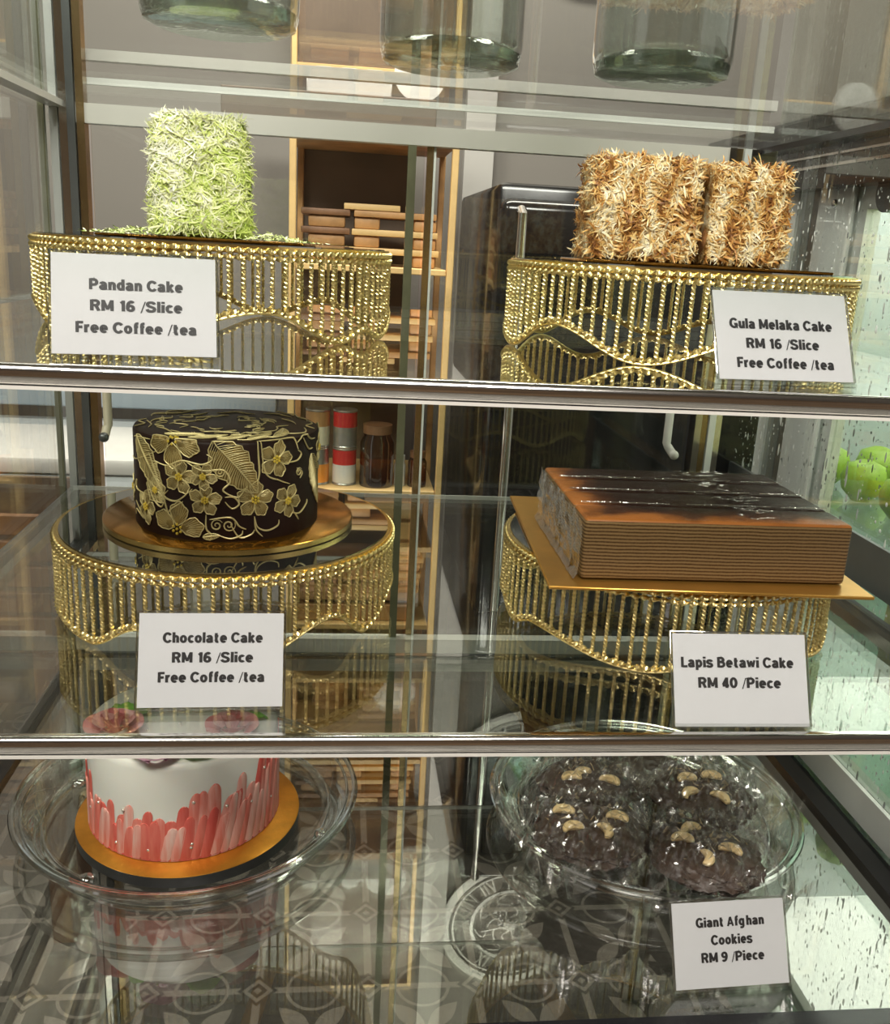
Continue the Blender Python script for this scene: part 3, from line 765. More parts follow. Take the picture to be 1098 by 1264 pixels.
# ------------------------------------------------------------------ tray of wrapped cookies
clear_plate('cookie_tray', 'round clear plastic tray full of wrapped chocolate cookies', .336, .872, S3, .139, .164, .03, .006, (), 'tray')
def cashew(b, p, rz, s_=1.):
    pts = []; rad = []
    for i in range(11):
        t = -1 + i / 5; a = t * 1.25
        pts.append((p[0] + s_ * .0105 * (sin(a) * cos(rz) - (cos(a) - .6) * sin(rz)), p[1] + s_ * .0105 * (sin(a) * sin(rz) + (cos(a) - .6) * cos(rz)), p[2]))
        rad.append(s_ * .0047 * sqrt(max(.03, 1 - t * t * .93)) * (1 + .12 * t))
    b.tube(pts, rad, 8)
SPOTS = {}
def cell(name, x, y, gap):       # keeps a cookie or its bag on its own side of its neighbours
    cx_, cy__ = SPOTS[name]
    for k, (ox, oy) in SPOTS.items():
        if k == name: continue
        dx, dy = ox - cx_, oy - cy__; d = sqrt(dx * dx + dy * dy); over = ((x - cx_) * dx + (y - cy__) * dy) / d - (d / 2 - gap)
        if over > 0: x -= dx / d * over; y -= dy / d * over
    return x, y
def cookie(label, x, y, z, r, seed, nuts, rz_film, bag=True):
    t = thing('wrapped_cookie', label, 'cookie', (x, y, z), 0, 'chocolate cookies in clear bags on the tray')
    b = MB(); bm = bmesh.new(); bmesh.ops.create_icosphere(bm, subdivisions=5, radius=1)
    for v in bm.verts:
        c = v.co.copy(); q = 1.06 + .16 * noise.noise(c * 2.2 + Vector((seed, 0, 0))) + .10 * noise.noise(c * 5 + Vector((0, seed, 0))) + .06 * noise.noise(c * 13)
        p = (c.x * r * q, c.y * r * q * .92)
        if bag: p = cell(seed, p[0] + x, p[1] + y, .0035); p = (p[0] - x, p[1] - y)
        v.co = Vector((p[0], p[1], max(-.9, c.z) * (.0145 if bag else .0115) * (1 + .25 * noise.noise(c * 4 + Vector((0, 0, seed)))) + (.0145 if bag else .0138)))
    b.take(bm); b.build('cookie_body', 'cookie', t)
    for nx_, ny_, a in nuts:
        b = MB(); cashew(b, (0, 0, 0), a); b.build('cashew_nut', 'cashew', t, loc=(nx_ - x, ny_ - y, .0302))
    if not bag: return t
    # crumpled clear bag
    b = MB(); n = 36; vs = []; rnd = random.Random(seed)
    wx, wy = r * 1.5, r * 1.3
    for i in range(n + 1):
        for j in range(n + 1):
            u, v = -1 + 2 * i / n, -1 + 2 * j / n
            px_, py_ = u * wx, v * wy
            q = sqrt((px_ / (r * 1.1)) ** 2 + (py_ / (r * 1.02)) ** 2)
            base = .036 * (1 - min(1, max(0, q - .55) / .75) ** 2) + .004
            cr_ = noise.noise(Vector((u * 5 + seed, v * 5, 0))); cr2 = abs(noise.noise(Vector((u * 9, v * 9 + seed, 4))))
            edge = max(0, q - .9); cr3 = noise.noise(Vector((u * 4 + v * 3, v * 13 + seed, 8)))
            zz = max(.0012, base + .0075 * (1 - min(1, cr2 * 3.2)) ** 2 + .004 * (1 - min(1, abs(cr3) * 4)) ** 2 + edge * .10 * cr_ + .0012 * rnd.uniform(-.5, .5))
            X, Y = px_ * (1 + .07 * cr_), py_ * (1 + .07 * cr_); X, Y = X * cos(rz_film) - Y * sin(rz_film), X * sin(rz_film) + Y * cos(rz_film)
            X, Y = cell(seed, X + x, Y + y, .0006); vs.append((X - x, Y - y, zz))
    b.add(vs, [(i * (n + 1) + j, (i + 1) * (n + 1) + j, (i + 1) * (n + 1) + j + 1, i * (n + 1) + j + 1) for i in range(n) for j in range(n)])
    b.build('clear_bag', 'film', t, False)
    return t
TZ = S3 + .0065
UZ = TZ + .0305
SPOTS.update({3: (.251, .772), 8: (.268, .858), 13: (.386, .832), 17: (.353, .733)})
cookie('dark chocolate cookie under the others, at the back of the tray', .365, .930, TZ, .044, 21, (), 0, False)
cookie('dark chocolate cookie under the others, at the left of the tray', .272, .850, TZ, .047, 31, (), 0, False)
cookie('dark chocolate cookie under the others, at the front of the tray', .362, .795, TZ, .044, 41, (), 0, False)
cookie('wrapped chocolate cookie with four cashews, front left on the tray', .251, .772, UZ, .050, 3, ((.229, .762, .3), (.258, .757, -1.4), (.226, .790, -.1), (.277, .778, -.4)), .25)
cookie('wrapped chocolate cookie with three cashews, back left on the tray', .268, .858, UZ, .046, 8, ((.248, .850, .1), (.262, .858, .5), (.287, .843, -.5)), -.2)
cookie('wrapped chocolate cookie with four cashews, back right on the tray', .386, .832, UZ, .050, 13, ((.366, .818, .6), (.394, .810, -1.0), (.372, .846, .2), (.400, .850, -.2)), .1)
cookie('wrapped chocolate cookie with four cashews, behind the printed cookie sign', .353, .733, UZ, .050, 17, ((.330, .742, -.1), (.342, .714, -1.8), (.370, .724, -.5), (.344, .757, .4)), -.1)

# ------------------------------------------------------------------ price signs
def arc(cx, cy, rx, ry, a0, a1, n=18):
    return [(cx + rx * cos(R(a0 + (a1 - a0) * i / n)), cy + ry * sin(R(a0 + (a1 - a0) * i / n))) for i in range(n + 1)]
def ess(w, h):
    return smooth_path([(w * .92, h * .74), (w * .80, h * .87), (w * .52, h * .915), (w * .24, h * .86), (w * .15, h * .72), (w * .26, h * .58), (w * .54, h * .5), (w * .83, h * .41), (w * .92, h * .27), (w * .80, h * .13), (w * .50, h * .085), (w * .20, h * .14), (w * .08, h * .28)], 5)
X_ = .73
SIX = [arc(.32, .31, .21, .225, 0, 360), smooth_path([(.52, .80), (.44, .895), (.32, .90), (.18, .76), (.11, .5), (.11, .3)], 6)]
GL = {'P': [[(.12, 0), (.12, 1)], [(.12, .915), (.36, .915)] + arc(.36, .68, .23, .235, 90, -90) + [(.12, .445)]],
 'R': [[(.12, 0), (.12, 1)], [(.12, .915), (.38, .915)] + arc(.38, .70, .22, .215, 90, -90) + [(.12, .485)], [(.36, .48), (.45, .40), (.62, 0)]],
 'B': [[(.12, 0), (.12, 1)], [(.12, .915), (.36, .915)] + arc(.36, .73, .2, .185, 90, -90) + [(.12, .545)], [(.12, .525), (.38, .525)] + arc(.38, .305, .24, .22, 90, -90) + [(.12, .085)]],
 'C': [arc(.42, .5, .31, .415, 35, 325, 26)], 'G': [arc(.42, .5, .31, .415, 38, 318, 26) + [(.68, .18), (.68, .44)], [(.44, .40), (.77, .40)]],
 'S': [ess(.66, 1)], 's': [ess(.52, X_)], 'F': [[(.12, 0), (.12, 1)], [(.12, .915), (.58, .915)], [(.12, .49), (.52, .49)]],
 'L': [[(.12, 0), (.12, 1)], [(.12, .085), (.58, .085)]], 'M': [[(.12, 0), (.12, 1)], [(.76, 0), (.76, 1)], [(.15, .96), (.44, .14), (.73, .96)]],
 'A': [[(.08, 0), (.36, .95), (.64, 0)], [(.18, .27), (.54, .27)]],
 'a': [smooth_path([(.10, .52), (.16, .61), (.28, .65), (.41, .60), (.455, .48), (.46, .3)], 5) + [(.46, .12), (.50, 0)], smooth_path([(.46, .42), (.26, .37), (.12, .29), (.11, .17), (.2, .085), (.33, .11), (.46, .24)], 5)],
 'n': [[(.11, 0), (.11, X_)], smooth_path([(.11, .45), (.18, .59), (.29, .64), (.41, .59), (.45, .44)], 5) + [(.45, 0)]],
 'h': [[(.11, 0), (.11, 1.02)], smooth_path([(.11, .45), (.18, .59), (.29, .64), (.41, .59), (.45, .44)], 5) + [(.45, 0)]],
 'd': [[(.47, 0), (.47, 1.02)], arc(.29, .365, .19, .28, 0, 360)], 'p': [[(.11, -.27), (.11, X_)], arc(.29, .365, .19, .28, 0, 360)],
 'k': [[(.11, 0), (.11, 1.02)], [(.14, .30), (.48, X_)], [(.24, .40), (.50, 0)]],
 'e': [[(.12, .37), (.48, .37)] + arc(.295, .365, .195, .28, 12, 318, 22)], 'l': [[(.11, 0), (.11, 1.02)]], 'i': [[(.11, 0), (.11, X_)], [(.11, .84), (.11, 1.03)]],
 'c': [arc(.29, .365, .19, .28, 40, 320, 22)], 'r': [[(.11, 0), (.11, X_)], smooth_path([(.11, .40), (.17, .56), (.27, .63), (.38, .62)], 5)], 'o': [arc(.30, .365, .2, .28, 0, 360)],
 'f': [smooth_path([(.40, .945), (.29, .94), (.20, .88), (.18, .74)], 5) + [(.18, 0)], [(.03, .645), (.37, .645)]],
 't': [[(.18, .94), (.18, .24)] + smooth_path([(.18, .24), (.21, .11), (.29, .08), (.39, .09)], 5), [(.03, .645), (.38, .645)]],
 'u': [[(.11, X_), (.11, .28)] + smooth_path([(.11, .28), (.15, .12), (.26, .085), (.37, .13), (.45, .27)], 5), [(.46, 0), (.46, X_)]],
 'g': [arc(.29, .375, .19, .27, 0, 360), [(.47, X_), (.47, .0)] + smooth_path([(.47, 0), (.44, -.13), (.30, -.195), (.13, -.16)], 5)],
 'w': [[(.06, X_), (.22, .06), (.38, .66), (.54, .06), (.70, X_)]], '1': [[(.32, 0), (.32, 1)], [(.32, .86), (.12, .74)]], '4': [[(.43, 0), (.43, 1)], [(.41, .93), (.10, .30)], [(.04, .235), (.62, .235)]],
 '0': [arc(.33, .5, .22, .415, 0, 360, 28)], '6': SIX, '9': [[(.64 - x, 1 - y) for x, y in q] for q in SIX]}
def ribbon(b, pts, hw, z):
    n = len(pts); cl = n > 3 and abs(pts[0][0] - pts[-1][0]) + abs(pts[0][1] - pts[-1][1]) < 1e-6
    if cl: pts = pts[:-1]; n -= 1
    vs = []
    for i in range(n):
        p = pts[i]; a = pts[i - 1] if i or cl else None; c = pts[(i + 1) % n] if i < n - 1 or cl else None
        d1 = Vector((p[0] - a[0], p[1] - a[1])).normalized() if a else None; d2_ = Vector((c[0] - p[0], c[1] - p[1])).normalized() if c else None
        d = ((d1 or d2_) + (d2_ or d1)); d = d.normalized() if d.length > 1e-6 else (d1 or d2_)
        k = 1 / max(.45, d.dot(d1 or d2_)); nx_, ny_ = -d.y * hw * k, d.x * hw * k * .86
        vs += [(p[0] + nx_, p[1] + ny_, z), (p[0] - nx_, p[1] - ny_, z)]
    m_ = n if cl else n - 1
    b.append((vs, [(2 * i, 2 * i + 1, 2 * ((i + 1) % n) + 1, 2 * ((i + 1) % n)) for i in range(m_)]))
def line_mesh(b, s, cx, cz, width, cap):
    """one heavy line of lettering, a slash drawn thin as printed"""
    x = 0; pieces = []; thin_ = 'AMw'
    for ch in s:
        if ch == ' ': x += .30; continue
        if ch == '/': pieces.append(([(x, -.10, 0), (x + .10, -.10, 0), (x + .42, .96, 0), (x + .32, .96, 0)], [(0, 1, 2, 3)])); x += .44; continue
        tmp = []
        for i, q in enumerate([list(w_) for p_ in GL[ch] for w_ in (zip(p_, p_[1:]) if ch in thin_ else (p_,))]): ribbon(tmp, [(u + x, v) for u, v in q], .108 if ch in thin_ and not (ch == 'M' and i < 2) else .132, i * .5)
        x1 = max(v[0] for vs, _ in tmp for v in vs); pieces += tmp; x = x1 + .075
    x -= .075; k = width / x
    for vs, fs in pieces: b.add([(cx - width / 2 + v[0] * k, -.00015 - v[2] * .00006, cz + v[1] * cap - cap / 2) for v in vs], fs)
def sign(label, x, y, z, rz, w, h, lean, lines, cap, h0=.006):
    t = thing('price_sign', label, 'price sign', (x, y, z), rz, 'printed cake price signs in clear holders')
    R_ = Matrix.Rotation(-lean, 4, 'X')
    b = MB(); b.box(-.0015, w + .0015, -.0012, -.0004, h0 - .002, h0 + h + .0015); b.box(-.0015, w + .0015, .0006, .0022, max(.0024, h0 - .004), h0 + h + .0015); b.xf(R_)
    s0 = len(b.v); b.box(-.0015, w + .0015, -.0005, .034, .0003, .0022); b.box(-.0015, w + .0015, -.0005, .0016, .0022, .005)
    b.build('acrylic_holder', 'acrylic', t, False)
    b = MB()
    b.tube([tuple(R_ @ Vector(q)) for q in ((-.0015, 0, h0), (-.0015, 0, h0 + h + .0015), (w + .0015, 0, h0 + h + .0015), (w + .0015, 0, h0))], .0007, 5)
    b.build('holder_edge', 'acrylic_rim', t)
    b = MB(); b.box(0, w, -.0003, .0004, h0, h0 + h); b.xf(R_); c = b.build('paper_card', 'paper', t, False)
    b = MB()
    for s_, fx, fv, fw in lines: line_mesh(b, s_, fx * w, h0 + h * (1 - fv), fw * w, cap)
    b.v = [(p[0], p[1] - .0004, p[2]) for p in b.v]; b.xf(R_)
    b.build('lettering', 'ink', c, False)
    return t
sign('white sign reading Pandan Cake standing before the green cake', -.1821, .6161, S1, R(7.8), .101, .0645, R(18), (('Pandan Cake', .51, .30, .57), ('RM 16 /Slice', .51, .51, .56), ('Free Coffee /tea', .51, .73, .735)), .0070)
sign('white sign reading Gula Melaka Cake at right of upper shelf', .2610, .6288, S1, R(4.7), .1035, .0655, R(26), (('Gula Melaka Cake', .49, .37, .77), ('RM 16 /Slice', .49, .59, .545), ('Free Coffee /tea', .50, .81, .725)), .0074)
sign('white sign reading Chocolate Cake standing before the chocolate cake', -.1425, .6321, S2, R(1.4), .104, .0685, R(20), (('Chocolate Cake', .51, .26, .69), ('RM 16 /Slice', .51, .47, .56), ('Free Coffee /tea', .505, .68, .735)), .0075)
sign('white sign reading Lapis Betawi Cake below the layer cake', .2540, .6098, S2, R(-.4), .1055, .0695, R(26), (('Lapis Betawi Cake', .48, .31, .845), ('RM 40 /Piece', .49, .53, .62)), .0078, .0028)
sign('white sign reading Giant Afghan Cookies in front of cookie tray', .2903, .6194, S3, R(2.6), .1015, .0685, R(27), (('Giant Afghan', .51, .24, .61), ('Cookies', .515, .45, .37), ('RM 9 /Piece', .515, .65, .56)), .0078)

# ------------------------------------------------------------------ jars on the roof
def jar(label, x, y, r, h=.26):
    t = thing('glass_jar', label, 'jar', (x, y, ROOF + .006), 0, 'clear glass jars on top of the case')
    b = MB(); b.lathe([(r * .82, .003), (r * .96, .006), (r, .018), (r, h)], 64); b.lathe([(r * .93, h), (r * .93, .022), (r * .8, .016), (.0001, .014)], 64); b.build('jar_body', 'jar_glass', t)
    b = MB(); b.lathe([(.0001, .002), (r * .82, .0008), (r * .95, .004), (r * .985, .012), (r * .90, .0165), (r * .6, .0125), (.0001, .011)], 64); b.build('jar_base', 'jar_base', t)
    b = MB(); b.lathe([(.0001, h + .03), (r * .5, h + .028), (r * .9, h + .012), (r * .96, h), (.0001, h)], 48); b.build('lid', 'jar_glass', t)
    return t
jar('clear glass jar above the green cake, leftmost of three', -.102, .83, .062)
jar('clear glass jar in the middle on top of the case', .090, .922, .0645)
jar('clear glass jar above the brown coconut slices, rightmost of three', .280, .905, .0625)

# ------------------------------------------------------------------ rack of wooden boards behind
RY = 1.9
rk = thing('wooden_rack', 'light wood framed rack standing behind the case', 'rack', (.051, RY, 0))
def rz_(v): return H + v
def rpart(name, m_, *boxes):
    b = MB()
    for q in boxes: b.bevel_box(*q, .0015, 1)
    return b.build(name, m_, rk, True, 30)
XA, XB = -.160, .161
for x0 in (XA, XB - .013):
    rpart('rack_post', 'light_wood', (x0, x0 + .013, 0, .018, 0.001, rz_(.205)))
    rpart('rack_post', 'mid_wood', (x0 + .002, x0 + .015, .28, .298, 0.001, rz_(.205)))
rpart('rack_top', 'mid_wood', (XA, XB, 0, .3, rz_(.186), rz_(.205)))
for z in (-.046, -.250, -.498, -.80, -1.1): rpart('rack_shelf', 'light_wood', (XA + .014, XB - .014, .002, .296, rz_(z - .012), rz_(z)))
rpart('rack_back', 'brown_panel', (XA, XA + .255, .298, .306, .05, rz_(.19)))
def serving_board(label, x, z, w, m1, m2, feet):
    t = thing('serving_board', label, 'wooden board', (x, RY + .03, z), 0, 'wooden serving boards stacked on the rack')
    b = MB(); b.bevel_box(-w / 2, w / 2, 0, .16, .0225, .0345, .002, 2); b.build('plank', m1, t, True, 30)
    for fx, fw in feet:
        b = MB(); b.bevel_box(fx - fw / 2, fx + fw / 2, .008, .14, 0.0002, .0223, .004, 2); b.build('foot', m2, t, True, 30)
z0 = rz_(-.046)
for k in range(3): serving_board(('lowest', 'middle', 'topmost')[k] + ' dark plank board in the left stack, upper rack shelf', -.040, z0 + .0347 * k, .095, 'dark_wood', 'mid_wood', ((.002, .072),))
for k in range(3): serving_board(('lowest', 'middle', 'topmost')[k] + ' plank board in the right stack, upper rack shelf', .096, z0 + .0347 * k, .178 - .008 * k, ('light_wood', 'light_wood', 'mid_wood')[k], 'mid_wood', ((-.055, .05), (.06, .045)))
tb = MB(); tb.bevel_box(-.055, .055, 0, .15, 0.0002, .012, .002, 2); o = tb.build('serving_board', 'light_wood', None, True, 30, loc=(.05, RY + .03, z0 + .1045))
tag(o, 'small flat board lying on the right stack of plank boards', 'wooden board', 'wooden serving boards stacked on the rack')
z0 = rz_(-.250)
for k in range(3): serving_board(('lowest', 'middle', 'topmost')[k] + ' plank board on the second rack shelf', .118, z0 + .0347 * k, .13, ('mid_wood', 'light_wood', 'mid_wood')[k], 'mid_wood', ((-.035, .04), (.045, .035)))
def bowl(label, x, z):
    b = MB(); b.lathe([(.0001, 0.0002), (.022, .0002), (.036, .014), (.041, .03), (.042, .036), (.038, .034), (.030, .014), (.0001, .006)], 36)
    o = b.build('wooden_bowl', 'mid_wood', None, loc=(x, RY + .06, z)); tag(o, label, 'bowl', 'bowls on the second rack shelf')
for k in range(2): bowl(('lower', 'upper')[k] + ' brown bowl of two on the second rack shelf', -.01, z0 + .037 * k)
z0 = rz_(-.498)
def tin(label, x, z, c1, c2):
    t = thing('food_tin', label, 'tin', (x, RY + .055, z), 0, 'food tins on the third rack shelf')
    b = MB(); b.lathe([(.0001, .0003), (.025, .0003), (.026, .002), (.0245, .004), (.0245, .076), (.026, .078), (.025, .0795), (.0001, .0785)], 36); b.build('can', 'tin', t)
    b = MB(); b.lathe([(.0249, .005), (.0249, .044)], 36); b.build('lower_label', c1, t)
    b = MB(); b.lathe([(.0249, .044), (.0249, .075)], 36); b.build('upper_label', c2, t)
tin('white and red food tin, lower one of the stack', .008, z0, 'white', 'red')
tin('grey and red food tin standing on the white and red tin', .008, z0 + .08, 'tin', 'red')
tin('orange and grey food tin, lower one behind the chocolate cake', -.049, z0, 'orange', 'tin')
tin('brown food tin standing on the orange and grey tin', -.049, z0 + .08, 'cream', 'mid_wood')
def small_jar(label, x, r, h, m_, lid):
    t = thing('storage_jar', label, 'jar', (x, RY + .05, z0), 0, 'small jars on the third rack shelf')
    b = MB(); b.lathe([(.0001, .0004), (r, .0004), (r, h * .75), (r * .8, h * .86), (r * .8, h)], 32); b.build('jar_body', m_, t)
    b = MB(); b.lathe([(r * .84, h * .9), (r * .86, h + .006), (.0001, h + .007)], 32); b.build('jar_lid', lid, t)
M['amber'] = thin('amber', (.45, .25, .12), 1.5, .05)
small_jar('wide brown glass jar beside the red tins', .076, .036, .125, 'amber', 'dark_wood')
small_jar('slim white jar with holes right of the wide jar', .126, .012, .06, 'white', 'white')
small_jar('small dark glass jar at the right of the rack shelf', .163, .020, .07, 'amber', 'dark_wood')
def crate(label, x, y, z, w, d, h, n, m_, grp, rz=0):
    t = thing('slatted_crate', label, 'crate', (x, y, z), rz, grp)
    for sx in (0, 1):
        b = MB(); b.bevel_box(sx * (w - .012), sx * (w - .012) + .012, .012, d, .0005, h, .001, 1); b.build('side_board', m_, t, True, 30)
    for k in range(n):
        b = MB(); q = h / n; b.bevel_box(0, w, 0, .012, q * k + .002, q * (k + 1) - .008, .0015, 1); b.build('slat', m_, t, True, 30)
    b = MB(); b.box(.012, w - .012, .012, d - .002, .002, .01); b.box(.012, w - .012, d - .012, d, .01, h); b.build('crate_box', 'brown_panel', t, False); return t
GC = 'slatted wooden crates on the rack'
for k in range(2): crate(('lower', 'upper')[k] + ' slatted wooden crate on the fourth rack shelf', -.085, RY + .02, rz_(-.80) + .1405 * k, .255, .24, .139, 3, 'mid_wood' if k == 0 else 'light_wood', GC)
crate('slatted wooden crate on the lowest rack shelf', -.085, RY + .02, rz_(-1.1), .255, .24, .16, 3, 'light_wood', GC)

# shelf board above the rack, caddy with cups, framed board, clock
o = MB(); o.bevel_box(-.235, .165, 0, .28, 0, .058, .002, 1); w_ = o.build('wooden_chest', 'brown_panel', None, True, 30, loc=(0, RY + .005, rz_(.2052))); tag(w_, 'low dark brown wooden chest on top of the rack', 'chest')
cd_ = thing('white_caddy', 'pale caddy holding three white cups on the brown chest', 'caddy', (-.08, RY + .03, rz_(.2634)))
b = MB(); b.bevel_box(0, .16, 0, .06, 0, .027, .002, 1); b.build('tray_body', 'white', cd_)
for k in range(3):
    b = MB(); b.bevel_box(.012 + k * .048, .050 + k * .048, .01, .05, .0275, .05, .006, 2); b.build('white_cup', 'white', cd_)
b = MB(); b.lathe([(.0001, 0), (.045, 0), (.05, .002), (.0001, .006)], 40); b.xf(Matrix.Translation((0, 0, .05)) @ Matrix.Rotation(R(82), 4, 'X')); o = b.build('white_plate', 'white', None, loc=(.135, RY + .07, rz_(.2634))); tag(o, 'round white plate propped right of the pale caddy', 'plate')
pf = thing('framed_board', 'dark board in a light wood frame on the back wall', 'picture', (-.12, 2.36, rz_(.385)))
b = MB(); b.box(0, .36, .02, .034, 0, .6); b.build('dark_panel', 'brown_panel', pf, False)
b = MB()
for q in ((-.012, .0, 0, .036, -.012, .612), (.36, .372, 0, .036, -.012, .612), (0, .36, 0, .036, -.012, 0), (0, .36, 0, .036, .6, .612)): b.bevel_box(*q, .001, 1)
b.build('wood_frame', 'light_wood', pf, True, 30)
for k in range(4):
    b = MB(); b.tube([(0, .03, 0), (0, 0, 0), (0, -.005, .004)], .003, 6); o = b.build('wall_peg', 'black', None, loc=(-.075 + k * .043, 2.37, rz_(.345))); tag(o, 'small dark peg in the wall above the white cups', 'peg', 'row of dark wall pegs')
ckx, ckz = .55, rz_(.80)
cl = thing('wall_clock', 'white skeleton clock with Roman numerals high on the back wall', 'clock', (ckx, 2.39, ckz))
b = MB()
def cring(r0, r1):
    b.lathe([(r0, 0), (r1, 0), (r1, .008), (r0, .008)], 72, closed=True)
cring(.19, .215); cring(.115, .125); cring(.175, .18)
b.xf(Matrix.Rotation(R(90), 4, 'X')); b.build('clock_ring', 'white', cl)
NUM = ['XII', 'I', 'II', 'III', 'IIII', 'V', 'VI', 'VII', 'VIII', 'IX', 'X', 'XI']
b = MB()
for k, s_ in enumerate(NUM):
    st0 = len(b.v); x = 0; items = []
    for ch in s_:
        if ch == 'I': items.append([((x + .005, 0), (x + .005, .045))]); x += .012
        elif ch == 'V': items.append([((x, .045), (x + .011, 0)), ((x + .022, .045), (x + .011, 0))]); x += .026
        else: items.append([((x, 0), (x + .02, .045)), ((x + .02, 0), (x, .045))]); x += .026
    for it in items:
        for (p, q) in it: b.tube([(p[0] - x / 2, -.004, p[1] + .128), (q[0] - x / 2, -.004, q[1] + .128)], .0032, 4)
    b.xf(Matrix.Rotation(2 * pi * k / 12, 4, 'Y'), st0)
b.build('numerals', 'white', cl)
b = MB()
for k in range(8):
    a = 2 * pi * k / 8
    b.tube([( (.02 + .09 * t / 14) * cos(a + .5 * sin(t / 14 * 6)), -.004, (.02 + .09 * t / 14) * sin(a + .5 * sin(t / 14 * 6))) for t in range(15)], .003, 5)
b.build('scrollwork', 'white', cl)
b = MB(); b.ball((0, -.008, 0), .022, 14, 8, (1, .4, 1)); b.tube([(0, -.009, 0), (-.09, -.009, .02)], .004, 5); b.tube([(0, -.009, 0), (.03, -.009, .12)], .003, 5); b.build('clock_hands', 'white', cl)

# ------------------------------------------------------------------ dark fridge, freezer, crate, hooks
bf = thing('black_fridge', 'tall glossy black cabinet with chrome handle behind the coconut slices', 'cabinet', (.262, 1.66, 0))
b = MB(); b.bevel_box(0, .40, .04, .6, .56, H + .112, .012, 2); b.build('cabinet_body', 'black', bf)
b = MB(); b.bevel_box(0.0, .40, 0, .04, .57, H + .085, .02, 4); b.build('cabinet_door', 'black', bf)
b = MB(); b.bevel_box(0.02, .38, .05, .58, .002, .56, .006, 2); b.build('cabinet_base', 'black_soft', bf)
b = MB(); b.tube([(.034, -.002, H + .065), (.034, -.022, H + .06), (.034, -.022, H - .4), (.034, -.022, H - .655), (.034, -.002, H - .66)], .009, 12); b.build('cabinet_handle', 'chrome', bf)
fz = thing('white_cooler', 'white cooler box on steel legs with raised grey blue lid', 'cooler', (-1.05, 1.7, 0))
b = MB(); b.bevel_box(0, .83, 0, .55, H - .64, H - .43, .012, 2); b.build('freezer_body', 'white_enamel', fz)
for x_, y_ in ((.02, .02), (.77, .02), (.02, .49), (.77, .49)):
    b = MB(); b.bevel_box(x_, x_ + .04, y_, y_ + .04, .001, H - .641, .003, 1); b.build('leg', 'steel', fz)
b = MB(); b.bevel_box(0, .83, -.006, .3, H - .43, H - .40, .006, 2); b.build('freezer_rim', 'white', fz)
b = MB(); b.bevel_box(.02, .90, .50, .55, H - .40, H - .19, .012, 2); b.build('raised_lid', 'grey_blue', fz)
cw = crate('dark brown slatted wooden crate on wooden legs at far left', -1.0, 1.46, H - .645, .555, .22, .215, 5, 'dark_wood', None)
for x_, y_ in ((.01, .015), (.505, .015), (.01, .17), (.505, .17)):
    b = MB(); b.bevel_box(x_, x_ + .04, y_, y_ + .04, .001 - (H - .645), -.0005, .003, 1); b.build('leg', 'dark_wood', cw)
for nm, x in (('cream bent hook hanging at the back behind the chocolate cake', -.303), ('white bent hook hanging at the back behind the layer cake', .452)):
    b = MB(); pts = [(0, 0, 0), (0, 0, -.09), (0, 0, -.158)] + [(-.001 + (.009 * sin(q) if x > 0 else -.002 * sin(q)), -.018 * (1 - cos(q)) * .6 - .002, -.158 - .014 * sin(q)) for q in (.3, .6, .9, 1.2, 1.5)]
    t = thing('bent_hook', nm, 'hook', (x, 1.25, S1 - .0065), 0, 'bent hooks under the upper shelf'); b.tube(pts, .0058, 12); b.build('hook_rod', 'cream' if x < 0 else 'white', t)
    b = MB(); q = pts[-1]; b.ball((q[0], q[1] - .001, q[2]), .0066, 12, 8); b.build('end_cap', 'dark_steel' if x < 0 else 'white', t)

# ------------------------------------------------------------------ refrigerated display to the right
rf = thing('refrigerated_display', 'lit refrigerated display with steel frame right of the case', 'fridge', (0, 0, 0))
def fpart(name, m_, *bx_):
    b = MB()
    for q in bx_: b.box(*q)
    return b.build(name, m_, rf, False)
FX0, FX1, FY0, FY1 = .70, 1.28, .78, 1.62
fpart('canopy', 'black', (FX0 - .03, FX1, FY0 - .05, FY1 + .2, H + .108, H + .21))
fpart('canopy_strip', 'chrome', (FX0 - .034, FX0 - .03, FY0, FY1, H + .135, H + .139), (FX0 - .034, FX0 - .03, FY0, FY1, H + .15, H + .153))
fpart('inner_back', 'mint', (FX1 - .02, FX1, FY0, FY1, H - .72, H + .1))
fpart('rear_panel', 'white_enamel', (FX0 + .01, FX1, FY1 - .02, FY1, H - .72, H + .1))
fpart('near_panel', 'yellow_cream', (FX0 + .01, FX1, FY0, FY0 + .02, H - .72, H + .1))
fpart('inner_floor', 'mint', (FX0 + .01, FX1, FY0, FY1, H - .74, H - .72))
fpart('plinth', 'mint', (FX0, FX1, FY0, FY1, 0.002, H - .74))
for z in (-.345, -.56): fpart('wire_shelf', 'glass', (FX0 + .03, FX1 - .02, FY0 + .02, FY1 - .02, H + z - .008, H + z))
fpart('frame_post', 'steel', (FX0 - .005, FX0 + .02, 1.30, 1.40, H - .72, H + .108))
fpart('frame_post', 'dark_steel', (FX0 + .0, FX0 + .015, 1.40, 1.47, H - .72, H + .108))
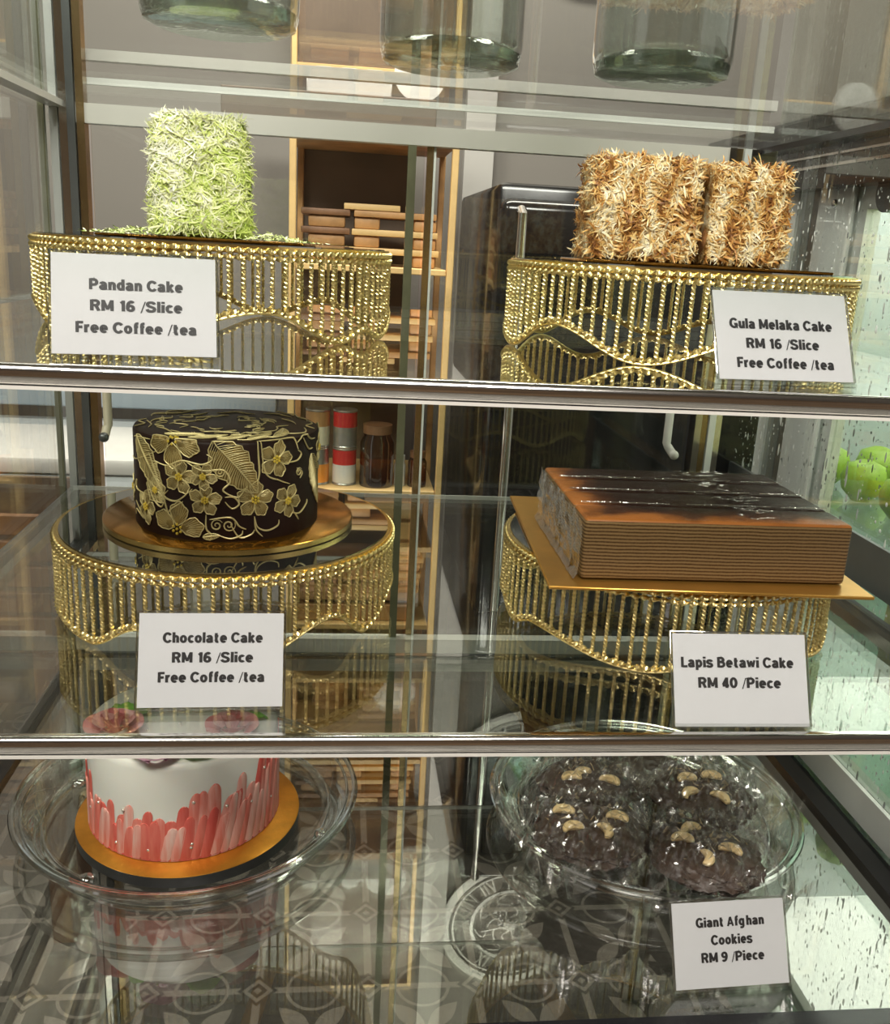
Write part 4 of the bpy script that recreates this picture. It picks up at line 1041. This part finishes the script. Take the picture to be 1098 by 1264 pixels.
fpart('frame_post', 'steel', (FX0 - .004, FX0 + .02, 1.47, 1.62, H - .72, H + .108))
fpart('frame_edge', 'white_edge', (FX0 - .008, FX0 - .004, 1.295, 1.302, H - .72, H + .108), (FX0 - .008, FX0 - .004, 1.50, 1.515, H - .72, H + .1), (FX0 - .006, FX0 + .01, 1.56, 1.575, H - .72, H + .1))
fpart('window_frame', 'steel', (FX0, FX0 + .02, FY0, 1.30, H + .078, H + .108), (FX0, FX0 + .02, 1.27, 1.30, H - .72, H + .078), (FX0, FX0 + .02, FY0, 1.27, H - .72, H - .66))
fpart('window_glass', 'glass', (FX0 + .006, FX0 + .01, FY0, 1.27, H - .66, H + .078))
b = MB(); b.lathe([(.0001, .004), (.005, .003), (.0065, 0)], 24); b.xf(Matrix.Translation((FX0 - .005, 1.352, H + .088)) @ Matrix.Rotation(R(-90), 4, 'Y')); b.build('cross_screw', 'screw', rf)
b = MB(); b.lathe([(.0001, .002), (.026, .002), (.026, 0)], 40); b.xf(Matrix.Translation((FX0 - .006, 1.215, H + .098)) @ Matrix.Rotation(R(-90), 4, 'Y')); b.build('hole_disc', 'dark_steel', rf)  # dark disc painted for the shade inside a round hole
random.seed(5)
for k in range(9):
    b = MB(); b.lathe([(.0001, .004), (.014, .001), (.03, .018), (.034, .036), (.028, .056), (.010, .064), (.0001, .058)], 24)
    o = b.build('green_apple', 'green', None, loc=(.80 + (k % 3) * .085, 1.22 + (k // 3) * .11, H - .345)); o.data.polygons.foreach_set('use_smooth', [True] * len(o.data.polygons)); [o.data.attributes.remove(o.data.attributes['sharp_edge']) for _ in (0,) if 'sharp_edge' in o.data.attributes]; tag(o, 'green apple on the upper shelf of the lit fridge', 'apple', 'green apples in the lit fridge')
for k in range(6):
    b = MB(); b.bevel_box(0, .10, 0, .1, 0.0003, .13, .006, 2)
    o = b.build('cream_box', 'yellow_cream', None, loc=(.75 + (k % 3) * .14, .84 + (k // 3) * .2, H - .56)); tag(o, 'cream yellow box on the lower shelf of the lit fridge', 'box', 'cream boxes in the lit fridge')
